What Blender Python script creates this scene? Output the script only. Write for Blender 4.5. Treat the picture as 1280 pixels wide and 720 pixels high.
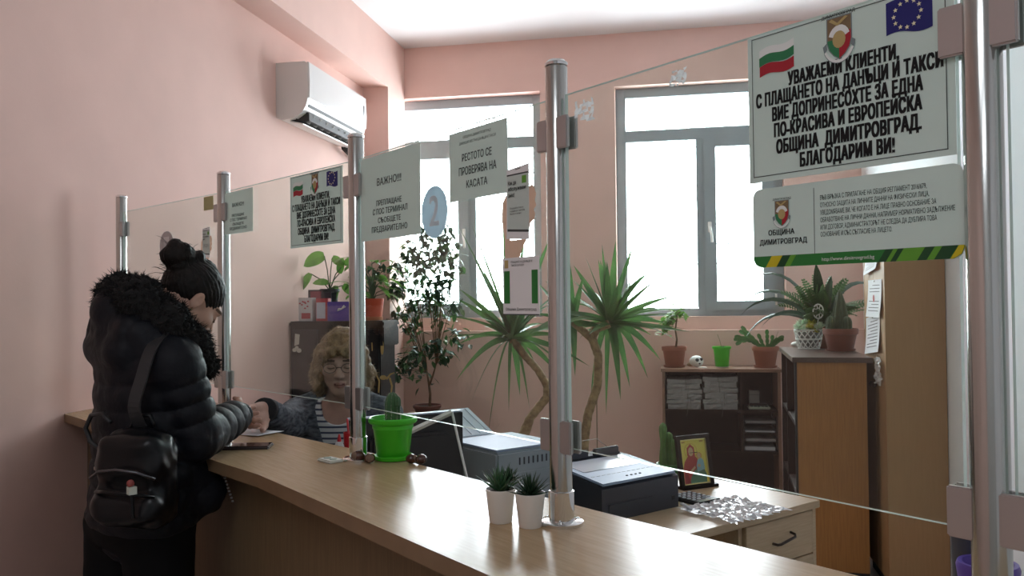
import bpy, bmesh, math, random
import numpy as np
from mathutils import Vector, Matrix

for _o in list(bpy.data.objects):
    bpy.data.objects.remove(_o, do_unlink=True)
scene = bpy.context.scene
COL = scene.collection
PI = math.pi

# ---------------------------------------------------------------- camera
FPX, EYE = 1050.0, 1.517
YAW, PITCH, ROLL = math.atan(205 / FPX), math.atan(17 / FPX), -0.011
CAMROT = Matrix.Rotation(YAW, 3, 'Z') @ Matrix.Rotation(PI / 2 + PITCH, 3, 'X') @ Matrix.Rotation(ROLL, 3, 'Z')
cam_data = bpy.data.cameras.new('camera')
cam = bpy.data.objects.new('camera', cam_data)
COL.objects.link(cam)
cam_data.sensor_width = 36.0
cam_data.lens = 36.0 * FPX / 1280.0
cam_data.clip_start = 0.05
cam.matrix_world = Matrix.Translation((0, 0, EYE)) @ CAMROT.to_4x4()
scene.camera = cam

# ---------------------------------------------------------------- colour management
scene.view_settings.view_transform = 'Standard'
scene.view_settings.look = 'None'
scene.view_settings.gamma = 1.0
scene.view_settings.use_curve_mapping = False
scene.view_settings.exposure = 0.62
scene.cycles.use_denoising = True
scene.cycles.max_bounces = 16
scene.cycles.diffuse_bounces = 12
scene.cycles.transparent_max_bounces = 24
scene.cycles.sample_clamp_indirect = 20.0

# ---------------------------------------------------------------- overcast sky
SKY = 15.0
world = bpy.data.worlds.new('world')
scene.world = world
world.use_nodes = True
_bg = world.node_tree.nodes['Background']
_bg.inputs[0].default_value = (0.87, 0.945, 1.0, 1)
_bg.inputs[1].default_value = SKY
# light portals in the two windows (they only guide the sky's own light), and fill lights added in the unseen hall
WIN = [(-2.34, -1.03), (-0.445, 0.80)]
WZ0, WZ1, WALL_Y = 1.39, 3.17, 6.5
for _i, (_a, _b) in enumerate(WIN):
    _l = bpy.data.lights.new('window_portal', 'AREA')
    _l.shape = 'RECTANGLE'
    _l.size, _l.size_y = _b - _a, WZ1 - WZ0
    _l.cycles.is_portal = True
    _ob = bpy.data.objects.new('window_portal', _l)
    _ob.location = ((_a + _b) / 2, WALL_Y + 0.2, (WZ0 + WZ1) / 2)
    _ob.rotation_euler = (-PI / 2, 0, 0)
    COL.objects.link(_ob)
HALL_W = 11.0
HALL_FILLS = [(-0.6, -1.0), (-0.6, -2.4)]  # unseen lights added to brighten the customer side
for _x, _y in HALL_FILLS:
    _l = bpy.data.lights.new('hall_fill_light', 'AREA')
    _l.shape = 'RECTANGLE'
    _l.size, _l.size_y = 1.15, 0.5
    _l.energy = HALL_W
    _l.color = (0.88, 0.93, 1.0)
    _ob = bpy.data.objects.new('hall_fill_light', _l)
    _ob.location = (_x, _y, 3.50)
    COL.objects.link(_ob)


# ---------------------------------------------------------------- photo measurements -> world
def ray(px, py):
    return CAMROT @ Vector(((px - 640) / FPX, -(py - 360) / FPX, -1))


def onz(px, py, z):
    d = ray(px, py); t = (z - EYE) / d.z
    return Vector((d.x * t, d.y * t, z))


def ony(px, py, y):
    d = ray(px, py); t = y / d.y
    return Vector((d.x * t, y, EYE + d.z * t))


def onx(px, py, x):
    d = ray(px, py); t = x / d.x
    return Vector((x, d.y * t, EYE + d.z * t))


CY, SY = math.cos(YAW), math.sin(YAW)


def G(lat, dep, z=0.0):
    """lateral offset and distance along the level view axis -> world"""
    return Vector((lat * CY - dep * SY, lat * SY + dep * CY, z))


def at(px, py, dep):
    d = ray(px, py)
    f = -d.x * SY + d.y * CY
    t = dep / f
    return Vector((d.x * t, d.y * t, EYE + d.z * t))


# ---------------------------------------------------------------- materials
MATS = {}


def mat(name, col, rough=0.6, metal=0.0, var=0.0, vscale=8.0, bump=0.0, bscale=60.0, spec=0.5, coat=0.0,
        stretch=None, col2=None, trans=0.0, rot=0.0):
    if name in MATS:
        return MATS[name]
    m = bpy.data.materials.new(name)
    m.use_nodes = True
    nt = m.node_tree
    b = nt.nodes['Principled BSDF']
    b.inputs['Base Color'].default_value = (*col, 1)
    b.inputs['Roughness'].default_value = rough
    b.inputs['Metallic'].default_value = metal
    b.inputs['Specular IOR Level'].default_value = spec
    b.inputs['Coat Weight'].default_value = coat
    b.inputs['Coat Roughness'].default_value = 0.08
    tc = nt.nodes.new('ShaderNodeTexCoord')
    mp = nt.nodes.new('ShaderNodeMapping')
    nt.links.new(tc.outputs['Object'], mp.inputs[0])
    if rot:
        # turn the grain: scale is applied after the turn
        m0 = nt.nodes.new('ShaderNodeVectorRotate'); m0.rotation_type = 'Z_AXIS'
        m0.inputs['Angle'].default_value = -rot
        nt.links.new(tc.outputs['Object'], m0.inputs['Vector']); nt.links.new(m0.outputs[0], mp.inputs[0])
    if stretch:
        mp.inputs['Scale'].default_value = stretch
    if var > 0 or col2:
        nz = nt.nodes.new('ShaderNodeTexNoise')
        nz.inputs['Scale'].default_value = vscale
        nz.inputs['Detail'].default_value = 5
        nt.links.new(mp.outputs[0], nz.inputs['Vector'])
        rp = nt.nodes.new('ShaderNodeValToRGB')
        c2 = col2 if col2 else tuple(c * (1 - var) for c in col)
        rp.color_ramp.elements[0].position = 0.33
        rp.color_ramp.elements[1].position = 0.67
        rp.color_ramp.elements[0].color = (*c2, 1)
        rp.color_ramp.elements[1].color = (*(col if col2 else tuple(min(1, c * (1 + var * .5)) for c in col)), 1)
        nt.links.new(nz.outputs['Fac'], rp.inputs[0])
        nt.links.new(rp.outputs[0], b.inputs['Base Color'])
    if bump > 0:
        n2 = nt.nodes.new('ShaderNodeTexNoise')
        n2.inputs['Scale'].default_value = bscale
        n2.inputs['Detail'].default_value = 4
        nt.links.new(mp.outputs[0], n2.inputs['Vector'])
        bp = nt.nodes.new('ShaderNodeBump')
        bp.inputs['Strength'].default_value = bump
        bp.inputs['Distance'].default_value = 0.01
        nt.links.new(n2.outputs['Fac'], bp.inputs['Height'])
        nt.links.new(bp.outputs[0], b.inputs['Normal'])
    if trans > 0:
        tr = nt.nodes.new('ShaderNodeBsdfTranslucent')
        if var > 0 or col2:
            nt.links.new(rp.outputs[0], tr.inputs[0])
        else:
            tr.inputs[0].default_value = (*col, 1)
        mx = nt.nodes.new('ShaderNodeMixShader')
        mx.inputs[0].default_value = trans
        out = nt.nodes['Material Output']
        nt.links.new(b.outputs[0], mx.inputs[1])
        nt.links.new(tr.outputs[0], mx.inputs[2])
        nt.links.new(mx.outputs[0], out.inputs[0])
    MATS[name] = m
    return m


def glass_mat(name, tint=(0.93, 0.97, 0.95), ior=1.5, rough=0.0):
    m = bpy.data.materials.new(name)
    m.use_nodes = True
    nt = m.node_tree
    for n in list(nt.nodes):
        if n.type != 'OUTPUT_MATERIAL':
            nt.nodes.remove(n)
    out = nt.nodes['Material Output']
    tr = nt.nodes.new('ShaderNodeBsdfTransparent'); tr.inputs[0].default_value = (*tint, 1)
    gl = nt.nodes.new('ShaderNodeBsdfGlossy'); gl.inputs['Roughness'].default_value = rough
    gl.inputs[0].default_value = (1, 1, 1, 1)
    fr = nt.nodes.new('ShaderNodeFresnel')
    ge = nt.nodes.new('ShaderNodeNewGeometry')
    mi = nt.nodes.new('ShaderNodeMapRange')      # the same reflection on both faces of the sheet
    mi.inputs[3].default_value = ior; mi.inputs[4].default_value = 1 / ior
    nt.links.new(ge.outputs['Backfacing'], mi.inputs[0]); nt.links.new(mi.outputs[0], fr.inputs[0])
    mx = nt.nodes.new('ShaderNodeMixShader')
    nt.links.new(fr.outputs[0], mx.inputs[0])
    nt.links.new(tr.outputs[0], mx.inputs[1]); nt.links.new(gl.outputs[0], mx.inputs[2])
    nt.links.new(mx.outputs[0], out.inputs[0])
    MATS[name] = m
    return m


WALLPINK = mat('pink_wall_paint', (0.75, 0.52, 0.455), .85, var=.04, vscale=3, bump=.04, bscale=120)
CEILW = mat('white_ceiling_paint', (0.74, 0.725, 0.72), .9, var=.02, vscale=2)
WALLWHITE = mat('white_wall_paint', (0.86, 0.92, 0.97), .85, var=.02, vscale=3)
FLOORM = mat('floor_tiles', (0.46, 0.42, 0.38), .35, var=.15, vscale=6)
STEEL = mat('satin_steel', (0.53, 0.54, 0.52), .19, 1.0, stretch=(60, 60, 1), var=.06, vscale=6)
CHROME = mat('polished_chrome', (0.78, 0.78, 0.78), .08, 1.0)
CLAMPM = mat('brushed_clamp_metal', (0.50, 0.48, 0.475), .42, 0.85)
GLASS = glass_mat('clear_glass', ior=1.43)
PANE = glass_mat('window_pane_glass', (0.97, 0.98, 0.98))
GLEDGE = mat('glass_edge', (0.70, 0.82, 0.78), .15, trans=.35)
PAPER = mat('white_paper', (0.74, 0.83, 0.79), .7, trans=.30)
PAPERW = mat('bright_paper', (0.86, 0.87, 0.88), .7)
INK = mat('black_ink', (0.012, 0.012, 0.014), .6)
INKG = mat('grey_ink', (0.055, 0.065, 0.065), .6)
WINFRAME = mat('grey_window_pvc', (0.33, 0.385, 0.41), .45, var=.05, vscale=5)
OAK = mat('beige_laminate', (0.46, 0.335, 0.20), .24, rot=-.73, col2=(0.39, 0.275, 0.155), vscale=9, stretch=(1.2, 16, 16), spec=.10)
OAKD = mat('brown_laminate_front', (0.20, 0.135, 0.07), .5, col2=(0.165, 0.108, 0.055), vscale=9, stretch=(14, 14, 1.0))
OAKEDGE = mat('edge_band_laminate', (0.25, 0.16, 0.09), .4, var=.1, vscale=20)
DESKW = mat('desk_laminate', (0.47, 0.355, 0.23), .3, spec=.3, col2=(0.40, 0.30, 0.185), vscale=9, stretch=(1.2, 16, 16))
ORANGEW = mat('alder_laminate', (0.38, 0.172, 0.045), .45, col2=(0.30, 0.13, 0.034), vscale=8, stretch=(14, 14, .8))
WARDW = mat('wardrobe_laminate', (0.40, 0.245, 0.125), .55, spec=.2, col2=(0.37, 0.225, 0.115), vscale=8, stretch=(12, 12, .8))
WENGE = mat('dark_wenge_laminate', (0.035, 0.017, 0.013), .5, spec=.25, var=.25, vscale=9, stretch=(10, 10, 1))
SHELFTOP = mat('brown_shelf_laminate', (0.28, 0.15, 0.10), .4, var=.15, vscale=9, stretch=(2, 12, 12))
BLACKPL = mat('black_plastic', (0.016, 0.016, 0.018), .4)
DARKGREY = mat('dark_grey_plastic', (0.035, 0.038, 0.05), .38)
GREYPL = mat('grey_plastic', (0.25, 0.30, 0.33), .45)
LIGHTGREYPL = mat('light_grey_plastic', (0.29, 0.37, 0.49), .45, spec=.3)
WHITEPL = mat('white_plastic', (0.80, 0.80, 0.78), .35)
LACQ = mat('black_lacquer', (0.012, 0.010, 0.011), .4, spec=.2)
GOLD = mat('gold_paint', (0.50, 0.36, 0.14), .4, .5)
PEARL = mat('shell_inlay', (0.62, 0.58, 0.52), .35)
TERRA = mat('terracotta', (0.30, 0.105, 0.062), .7, var=.12, vscale=14)
REDPOT = mat('red_plastic_pot', (0.52, 0.065, 0.02), .4)
GREENPOT = mat('bright_green_plastic', (0.055, 0.50, 0.02), .3)
PURPLE = mat('purple_plastic', (0.12, 0.07, 0.40), .35)
SOIL = mat('potting_soil', (0.05, 0.035, 0.025), .95, var=.5, vscale=90, bump=.6, bscale=160)
POTWHITE = mat('white_ceramic', (0.78, 0.76, 0.72), .4)
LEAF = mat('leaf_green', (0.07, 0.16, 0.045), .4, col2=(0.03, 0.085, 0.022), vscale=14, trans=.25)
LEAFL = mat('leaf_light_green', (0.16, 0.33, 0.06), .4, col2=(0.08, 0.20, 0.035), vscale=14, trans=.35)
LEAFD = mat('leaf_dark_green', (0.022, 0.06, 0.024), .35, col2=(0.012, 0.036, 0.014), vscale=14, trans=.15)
YUCCA = mat('yucca_green', (0.095, 0.21, 0.055), .4, col2=(0.03, 0.095, 0.03), vscale=6, trans=.35)
CACT = mat('cactus_green', (0.055, 0.13, 0.045), .55, var=.25, vscale=30)
CACTL = mat('cactus_light_green', (0.10, 0.22, 0.05), .55, var=.25, vscale=30)
SUCC = mat('succulent_green', (0.035, 0.105, 0.04), .35, var=.3, vscale=40)
BARK = mat('bark_brown', (0.16, 0.095, 0.05), .85, var=.35, vscale=40, bump=.5, bscale=80)
BARKY = mat('yucca_bark', (0.42, 0.30, 0.15), .85, col2=(0.20, 0.125, 0.06), vscale=28, bump=.7, bscale=60)
SPINE = mat('pale_spines', (0.65, 0.62, 0.50), .7)


# ---------------------------------------------------------------- objects
def setp(o, label=None, cat=None, group=None, kind=None):
    if label: o['label'] = label
    if cat: o['category'] = cat
    if group: o['group'] = group
    if kind: o['kind'] = kind
    return o


def thing(name, label, cat, loc=(0, 0, 0), rotz=0.0, group=None):
    o = bpy.data.objects.new(name, None)
    o.empty_display_size = 0.05
    COL.objects.link(o)
    o.location = loc
    o.rotation_euler = (0, 0, rotz)
    return setp(o, label, cat, group)


def dup(root, loc=None, rotz=None, label=None, group=None, scale=None):
    r = root.copy(); COL.objects.link(r)
    if loc is not None: r.location = loc
    if rotz is not None: r.rotation_euler = (0, 0, rotz)
    if scale is not None: r.scale = (scale,) * 3
    if label: r['label'] = label
    if group: r['group'] = group
    for ch in list(root.children):
        c = ch.copy(); COL.objects.link(c); c.parent = r
        for g in ch.children:
            d = g.copy(); COL.objects.link(d); d.parent = c
    return r


class MB:
    """collects faces of one mesh"""
    def __init__(s):
        s.v, s.f, s.mi, s.cur = [], [], [], 0

    def add(s, vs, fs, T=None):
        n = len(s.v)
        if T is not None:
            vs = [T @ Vector(p) for p in vs]
        s.v += [tuple(p) for p in vs]
        s.f += [tuple(i + n for i in f) for f in fs]
        s.mi += [s.cur] * len(fs)
        return s

    def box(s, lo, hi, T=None, bev=0.0):
        if bev > 0:
            bm = bmesh.new()
            bmesh.ops.create_cube(bm, size=1)
            for v in bm.verts:
                v.co = Vector([lo[i] + (v.co[i] + .5) * (hi[i] - lo[i]) for i in range(3)])
            bmesh.ops.bevel(bm, geom=list(bm.edges), offset=bev, segments=2, affect='EDGES')
            s.bm(bm, T)
            return s
        x0, y0, z0 = lo; x1, y1, z1 = hi
        return s.add([(x0, y0, z0), (x1, y0, z0), (x1, y1, z0), (x0, y1, z0), (x0, y0, z1), (x1, y0, z1), (x1, y1, z1), (x0, y1, z1)],
                     [(0, 3, 2, 1), (4, 5, 6, 7), (0, 1, 5, 4), (1, 2, 6, 5), (2, 3, 7, 6), (3, 0, 4, 7)], T)

    def bm(s, bm, T=None):
        bm.verts.index_update()
        s.add([v.co.copy() for v in bm.verts], [[v.index for v in f.verts] for f in bm.faces], T)
        bm.free()
        return s

    def lathe(s, prof, c=(0, 0, 0), n=32, sx=1, sy=1, T=None, rad=None):
        """prof: list of (r, z)"""
        vs, fs = [], []
        for r, z in prof:
            for k in range(n):
                a = 2 * PI * k / n
                rr = r * (rad(a, z) if rad else 1)
                vs.append((c[0] + rr * math.cos(a) * sx, c[1] + rr * math.sin(a) * sy, c[2] + z))
        m = len(prof)
        for i in range(m - 1):
            for k in range(n):
                k2 = (k + 1) % n
                fs.append((i * n + k, i * n + k2, (i + 1) * n + k2, (i + 1) * n + k))
        if prof[0][0] > 1e-6: fs.append(tuple(range(n - 1, -1, -1)))
        if prof[-1][0] > 1e-6: fs.append(tuple((m - 1) * n + k for k in range(n)))
        return s.add(vs, fs, T)

    def tube(s, pts, r, n=10, T=None, caps=True):
        pts = [Vector(p) for p in pts]
        rs = r if isinstance(r, (list, tuple)) else [r] * len(pts)
        vs, fs = [], []
        ref = None
        for i, p in enumerate(pts):
            d = (pts[min(i + 1, len(pts) - 1)] - pts[max(i - 1, 0)]).normalized()
            if ref is None:
                ref = Vector((0, 0, 1)) if abs(d.z) < .9 else Vector((1, 0, 0))
            a = (ref - d * ref.dot(d)).normalized(); ref = a
            b = d.cross(a)
            for k in range(n):
                t = 2 * PI * k / n
                vs.append(p + (a * math.cos(t) + b * math.sin(t)) * rs[i])
        for i in range(len(pts) - 1):
            for k in range(n):
                k2 = (k + 1) % n
                fs.append((i * n + k, i * n + k2, (i + 1) * n + k2, (i + 1) * n + k))
        if caps:
            fs.append(tuple(range(n - 1, -1, -1)))
            fs.append(tuple((len(pts) - 1) * n + k for k in range(n)))
        return s.add(vs, fs, T)

    def prism(s, poly, h0, h1, T=None):
        """poly in xy, extruded z h0..h1"""
        n = len(poly)
        vs = [(x, y, h0) for x, y in poly] + [(x, y, h1) for x, y in poly]
        fs = [tuple(range(n - 1, -1, -1)), tuple(range(n, 2 * n))]
        fs += [(i, (i + 1) % n, n + (i + 1) % n, n + i) for i in range(n)]
        return s.add(vs, fs, T)

    def sphere(s, c, r, sc=(1, 1, 1), n=16, m=10, T=None, f=None):
        prof = []
        vs, fs = [], []
        for i in range(m + 1):
            th = PI * i / m
            for k in range(n):
                a = 2 * PI * k / n
                d = Vector((math.sin(th) * math.cos(a), math.sin(th) * math.sin(a), math.cos(th)))
                q = f(d) if f else 1
                vs.append((c[0] + d.x * r * sc[0] * q, c[1] + d.y * r * sc[1] * q, c[2] + d.z * r * sc[2] * q))
        for i in range(m):
            for k in range(n):
                k2 = (k + 1) % n
                fs.append((i * n + k, (i + 1) * n + k, (i + 1) * n + k2, i * n + k2))
        return s.add(vs, fs, T)

    def blade(s, p, d, L, W, droop=0.0, seg=6, prof=None, fold=.25, up=None, side=None):
        """a leaf: centre line leaves p along d and bends down"""
        p = Vector(p); d = Vector(d).normalized()
        prof = prof or (lambda t: math.sin(PI * min(1, t * .92 + .08)) ** .7)
        vs, fs = [], []
        st = L / seg
        sd = Vector(side) if side is not None else d.cross(Vector((0, 0, 1)))
        if sd.length < 1e-3: sd = Vector((1, 0, 0))
        sd.normalize()
        for i in range(seg + 1):
            t = i / seg
            w = W * .5 * prof(t)
            nrm = sd.cross(d).normalized()
            vs += [p + sd * w + nrm * w * fold, p, p - sd * w + nrm * w * fold]
            p = p + d * st
            d = (d + Vector((0, 0, -1)) * droop * st / L * 1.6 * (0.4 + t)).normalized()
        for i in range(seg):
            a = i * 3
            fs += [(a, a + 1, a + 4, a + 3), (a + 1, a + 2, a + 5, a + 4)]
        return s.add(vs, fs)

    def build(s, name, m, parent=None, smooth=False, label=None, kind=None):
        me = bpy.data.meshes.new(name)
        me.from_pydata(s.v, [], s.f)
        ms = m if isinstance(m, (list, tuple)) else [m]
        for q in ms: me.materials.append(q)
        if len(ms) > 1:
            me.polygons.foreach_set('material_index', s.mi)
        me.update()
        o = bpy.data.objects.new(name, me)
        COL.objects.link(o)
        if smooth == 'auto':
            me.polygons.foreach_set('use_smooth', [True] * len(me.polygons))
            me.set_sharp_from_angle(angle=math.radians(38))
        elif smooth:
            me.polygons.foreach_set('use_smooth', [True] * len(me.polygons))
        if parent: o.parent = parent
        if label: o['label'] = label
        if kind: o['kind'] = kind
        return o


def TR(loc=(0, 0, 0), rz=0, rx=0, ry=0, sc=None):
    m = Matrix.Translation(loc) @ Matrix.Rotation(rz, 4, 'Z') @ Matrix.Rotation(ry, 4, 'Y') @ Matrix.Rotation(rx, 4, 'X')
    if sc: m = m @ Matrix.Diagonal((*sc, 1))
    return m


_tc = {}


def text_poly(body, bold=0.0, shear=0.0):
    """letter outlines normalised to the unit box: (verts, faces)"""
    key = (body, bold, shear)
    if key in _tc: return _tc[key]
    c = bpy.data.curves.new('text', 'FONT'); c.body = body; c.resolution_u = 4; c.shear = shear; c.space_character = 1 + bold * 1.5
    o = bpy.data.objects.new('text', c); COL.objects.link(o)
    me = bpy.data.meshes.new_from_object(o.evaluated_get(bpy.context.evaluated_depsgraph_get()))
    vs = [(v.co.x, v.co.y) for v in me.vertices]; fs = [tuple(p.vertices) for p in me.polygons]
    bpy.data.objects.remove(o); bpy.data.curves.remove(c); bpy.data.meshes.remove(me)
    x0 = min(v[0] for v in vs); x1 = max(v[0] for v in vs)
    if body != 'H':
        cap = text_poly('H', bold)[2]
        vs = [((x - x0) / (x1 - x0), (y - cap[0]) / (cap[1] - cap[0])) for x, y in vs]
        _tc[key] = (vs, fs)
        return _tc[key]
    _tc[key] = (vs, fs, (min(v[1] for v in vs), max(v[1] for v in vs)))
    return _tc[key]


def text(mb, body, x0, x1, y0, y1, fn, bold=0.0, shear=0.0, slope=0.0):
    """letters stretched to the box x0..x1, baseline y0, cap line y1; fn maps (x, y) -> 3-D"""
    vs, fs = text_poly(body, bold, shear)
    # heavier faces: the outline is laid down again beside itself
    bx, by = bold / (0.62 * max(1, len(body))), bold * .5
    for ox, oy in (((0, 0),) if bold <= 0 else ((-bx, -by), (bx, -by), (-bx, by), (bx, by), (0, 0))):
        mb.add([fn(x0 + bx * (x1 - x0) + (a * (1 - 2 * bx) + ox) * (x1 - x0), y0 + (b + oy) * (y1 - y0) + slope * a) for a, b in vs], fs)
# ================================================================ the room
WL, WR, WB, WF, CZ = -2.34, 1.34, WALL_Y, -3.6, 3.58


def struct(name, mb, m, smooth=False):
    return mb.build(name, m, None, smooth, kind='structure')


struct('floor', MB().box((WL - .2, WF - .2, -.1), (WR + .2, WB + .5, 0)), FLOORM)
struct('ceiling', MB().box((WL - .2, WF - .2, CZ), (WR + .2, WB + .5, CZ + .12)), CEILW)
struct('wall_left', MB().box((WL - .2, WF - .2, 0), (WL, WB + .5, CZ)), WALLPINK)
struct('wall_right', MB().box((WR, WF - .2, 0), (WR + .2, WB + .5, CZ)), WALLWHITE)
struct('wall_front', MB().box((WL, WF - .2, 0), (WR, WF, CZ)), mat('grey_hall_paint', (.50, .50, .49), .85))
# window wall with its two openings
_w = MB()
T0, T1 = WB, WB + .36
for a, b in ((WL, WIN[0][0]), (WIN[0][1], WIN[1][0]), (WIN[1][1], WR)):
    if b - a > .01: _w.box((a, T0, 0), (b, T1, CZ))
for a, b in WIN:
    _w.box((a, T0, 0), (b, T1, WZ0)); _w.box((a, T0, WZ1), (b, T1, CZ))
struct('wall_back', _w, WALLPINK)
# low plinth of the window wall with its ledge
struct('trim_1', MB().box((WL, WB - .09, 0), (WR, WB, 1.29)), WALLPINK)
# beam and pier along the left wall
struct('trim_2', MB().box((WL, WF, 3.17), (WL + .2, WB, CZ)), WALLPINK)
struct('trim_3', MB().box((WL, 6.1, 0), (WL + .2, WB, 3.17)), WALLPINK)


def window(n, x0, x1, xm, handle_side):
    """two sashes below a fixed transom light, grey PVC"""
    y0, y1 = WB + .10, WB + .17
    zt = 2.80
    root = thing('window_%d' % n, None, None); root['kind'] = 'structure'
    f = MB()
    fw = .075
    for a, b in ((x0, x0 + fw), (x1 - fw, x1)): f.box((a, y0, WZ0), (b, y1, WZ1), bev=.006)
    f.box((x0 + fw, y0, WZ1 - fw), (x1 - fw, y1, WZ1), bev=.004); f.box((x0 + fw, y0, WZ0), (x1 - fw, y1, WZ0 + fw * .8), bev=.004)
    f.box((x0 + fw, y0, zt - .05), (x1 - fw, y1, zt + .04), bev=.004)
    f.box((xm - .04, y0, WZ0 + fw * .8), (xm + .04, y1, zt - .05), bev=.004)
    f.build('window_frame', WINFRAME, root)
    for k, (a, b) in enumerate(((x0 + fw, xm - .03), (xm + .03, x1 - fw))):
        if k == handle_side:
            s = MB(); w = .075; yy0, yy1 = y0 - .02, y1 - .01
            s.box((a - .02, yy0, WZ0 + .04), (a + w, yy1, zt - .04), bev=.008); s.box((b - w, yy0, WZ0 + .04), (b + .02, yy1, zt - .04), bev=.008)
            s.box((a + w, yy0, WZ0 + .04), (b - w, yy1, WZ0 + .04 + w), bev=.004); s.box((a + w, yy0, zt - .04 - w), (b - w, yy1, zt - .04), bev=.004)
            so = s.build('sash', WINFRAME, root)
            h = MB(); hx = a + .025 if handle_side == 1 else b - .025
            h.box((hx - .014, yy0 - .008, 2.03), (hx + .014, yy0, 2.11), bev=.003)
            h.tube([(hx, yy0 - .005, 2.07), (hx, yy0 - .04, 2.07)], .008)
            h.tube([(hx, yy0 - .04, 2.075), (hx + .012, yy0 - .042, 2.0), (hx + .014, yy0 - .04, 1.95)], .009)
            ho = h.build('handle', WHITEPL, so, True); ho['label'] = 'white window handle'
            g = MB(); hh = b + .012 if handle_side == 1 else a - .012
            for z in (1.47, 2.65): g.tube([(hh, yy0 - .006, z), (hh, yy0 - .006, z + .085)], .008)
            g.build('hinge', WHITEPL, so, True)
    p = MB()
    p.box((x0 + fw, y1 - .035, zt + .04), (x1 - fw, y1 - .031, WZ1 - fw))
    p.box((x0 + fw, y1 - .035, WZ0 + .06), (xm - .04, y1 - .031, zt - .05)); p.box((xm + .04, y1 - .035, WZ0 + .06), (x1 - fw, y1 - .031, zt - .05))
    p.build('pane', PANE, root)
    return root


window(1, WIN[0][0], WIN[0][1], -1.62, 0)
window(2, WIN[1][0], WIN[1][1], .205, 1)
# iron grilles outside
for n, ((x0, x1), lab) in enumerate(zip(WIN, ('thin pale iron grille outside the left window behind the ficus', 'thin pale iron grille outside the right window above the bookcase'))):
    t = thing('window_grille', lab, 'grille', (0, WB + .30, WZ0), 0)
    rnd = random.Random(4 + n); GP = mat('grille_paint', (.45, .45, .45), .6); hz = WZ1 - WZ0
    xs = [x0 + (x1 - x0) * (i + .5) / 8 for i in range(8)]
    for x in xs: MB().tube([(x, 0, 0), (x, 0, hz)], .0042, 6).build('upright_bar', GP, t)
    for j in range(11):
        z = .10 + j * .155
        for i in range(7):
            if rnd.random() < .36: MB().tube([(xs[i], 0, z), (xs[i + 1], 0, z)], .0055, 6).build('cross_bar', GP, t)
    for z in (.03, hz - .03): MB().tube([(x0, 0, z), (x1, 0, z)], .005, 6).build('rail', GP, t)

# made-up housings over the fill lights added behind the camera
for i, (x, y) in enumerate(HALL_FILLS):
    t = thing('fill_light_box', ('added ceiling fill light nearer the counter', 'added ceiling fill light at the back of the hall')[i], 'lamp', (x, y, CZ))
    MB().box((-.61, -.28, -.06), (.61, .28, 0), bev=.01).build('housing', WHITEPL, t)

# ---------------------------------------------------------------- air conditioner
def air_conditioner():
    y0, y1 = 4.66, 5.60
    t = thing('air_conditioner', 'white wall-mounted air conditioner below the pink beam', 'air conditioner', (WL, y0, 2.62))
    L = y1 - y0
    prof = [(0, .015), (0, .345), (.185, .345), (.20, .335), (.207, .20), (.203, .12), (.19, .075), (.165, .04), (.12, .012), (.05, 0)]
    def ext(pr, a, b, mb):
        n = len(pr)
        vs = [(x, a, z) for x, z in pr] + [(x, b, z) for x, z in pr]
        fs = [tuple(range(n)), tuple(range(2 * n - 1, n - 1, -1))] + [(i, n + i, n + (i + 1) % n, (i + 1) % n) for i in range(n)]
        mb.add(vs, fs)
    wh = mat('ac_white', (.74, .73, .70), .28); gl = mat('ac_gloss_white', (.80, .80, .79), .12)
    b = MB(); ext(prof, 0, L, b); b.build('body', wh, t, 'auto')
    f = MB(); ext([(.199, .343), (.212, .338), (.216, .22), (.212, .125), (.205, .125), (.2, .2)], .004, L - .004, f)
    fo = f.build('front_panel', gl, t, 'auto')
    s = MB(); s.box((.2155, L - .06, .2), (.2175, L - .045, .275)); s.build('display', BLACKPL, fo)
    o = MB(); o.box((.075, .05, -.002), (.19, L - .05, .05), TR((0, 0, 0)))
    ext([(.193, .078), (.199, .092), (.12, .014), (.11, .006)], .03, L - .03, o)
    o.build('air_outlet', mat('outlet_dark', (.03, .028, .026), .6), t)
    v = MB()
    for k in range(9):
        y = .09 + k * (L - .16) / 8
        v.box((-.045, -.002, -.03), (.045, .002, .03), TR((.15, y, .035), rz=.5, ry=.6))
    v.build('vanes', wh, t)
    l = MB(); l.box((-.045, .035, -.004), (.045, L - .035, .004), TR((.115, 0, -.012), ry=.25), bev=.003)
    l.build('louver', wh, t)
    c = MB(); c.box((.004, -.003, .03), (.05, 0, .14), bev=.001); c.build('side_cover', wh, t)
    p = MB(); p.tube([(.06, L - .02, .0), (.06, L + .06, -.02), (.05, L + .25, -.03), (.02, L + .36, -.04)], .028, 12); p.build('pipe', BLACKPL, t, True)


air_conditioner()
# ================================================================ the counter and its glass screen
PB = {'A': Vector((-2.223, 3.063)), 'B': Vector((-1.507, 2.613)), 'C': Vector((-.836, 2.122)), 'D': Vector((-.216, 1.566)), 'E': Vector((.352, 1.057))}
CT = 1.10
_u = (PB['D'] - PB['C']).normalized()
CANG = math.atan2(_u.y, _u.x)
PB['F'] = PB['E'] + _u * .83


def perp(u): return Vector((u.y, -u.x))        # towards the customer for u running left to right


def offset_line(pts, d):
    """polyline offset to the customer's side by d(i)"""
    out = []
    for i, p in enumerate(pts):
        ns = []
        if i: ns.append(perp((pts[i] - pts[i - 1]).normalized()))
        if i < len(pts) - 1: ns.append(perp((pts[i + 1] - pts[i]).normalized()))
        n = sum(ns, Vector((0, 0))).normalized()
        out.append(p + n * d(i) / max(.5, n.dot(ns[0])))
    return out


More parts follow.
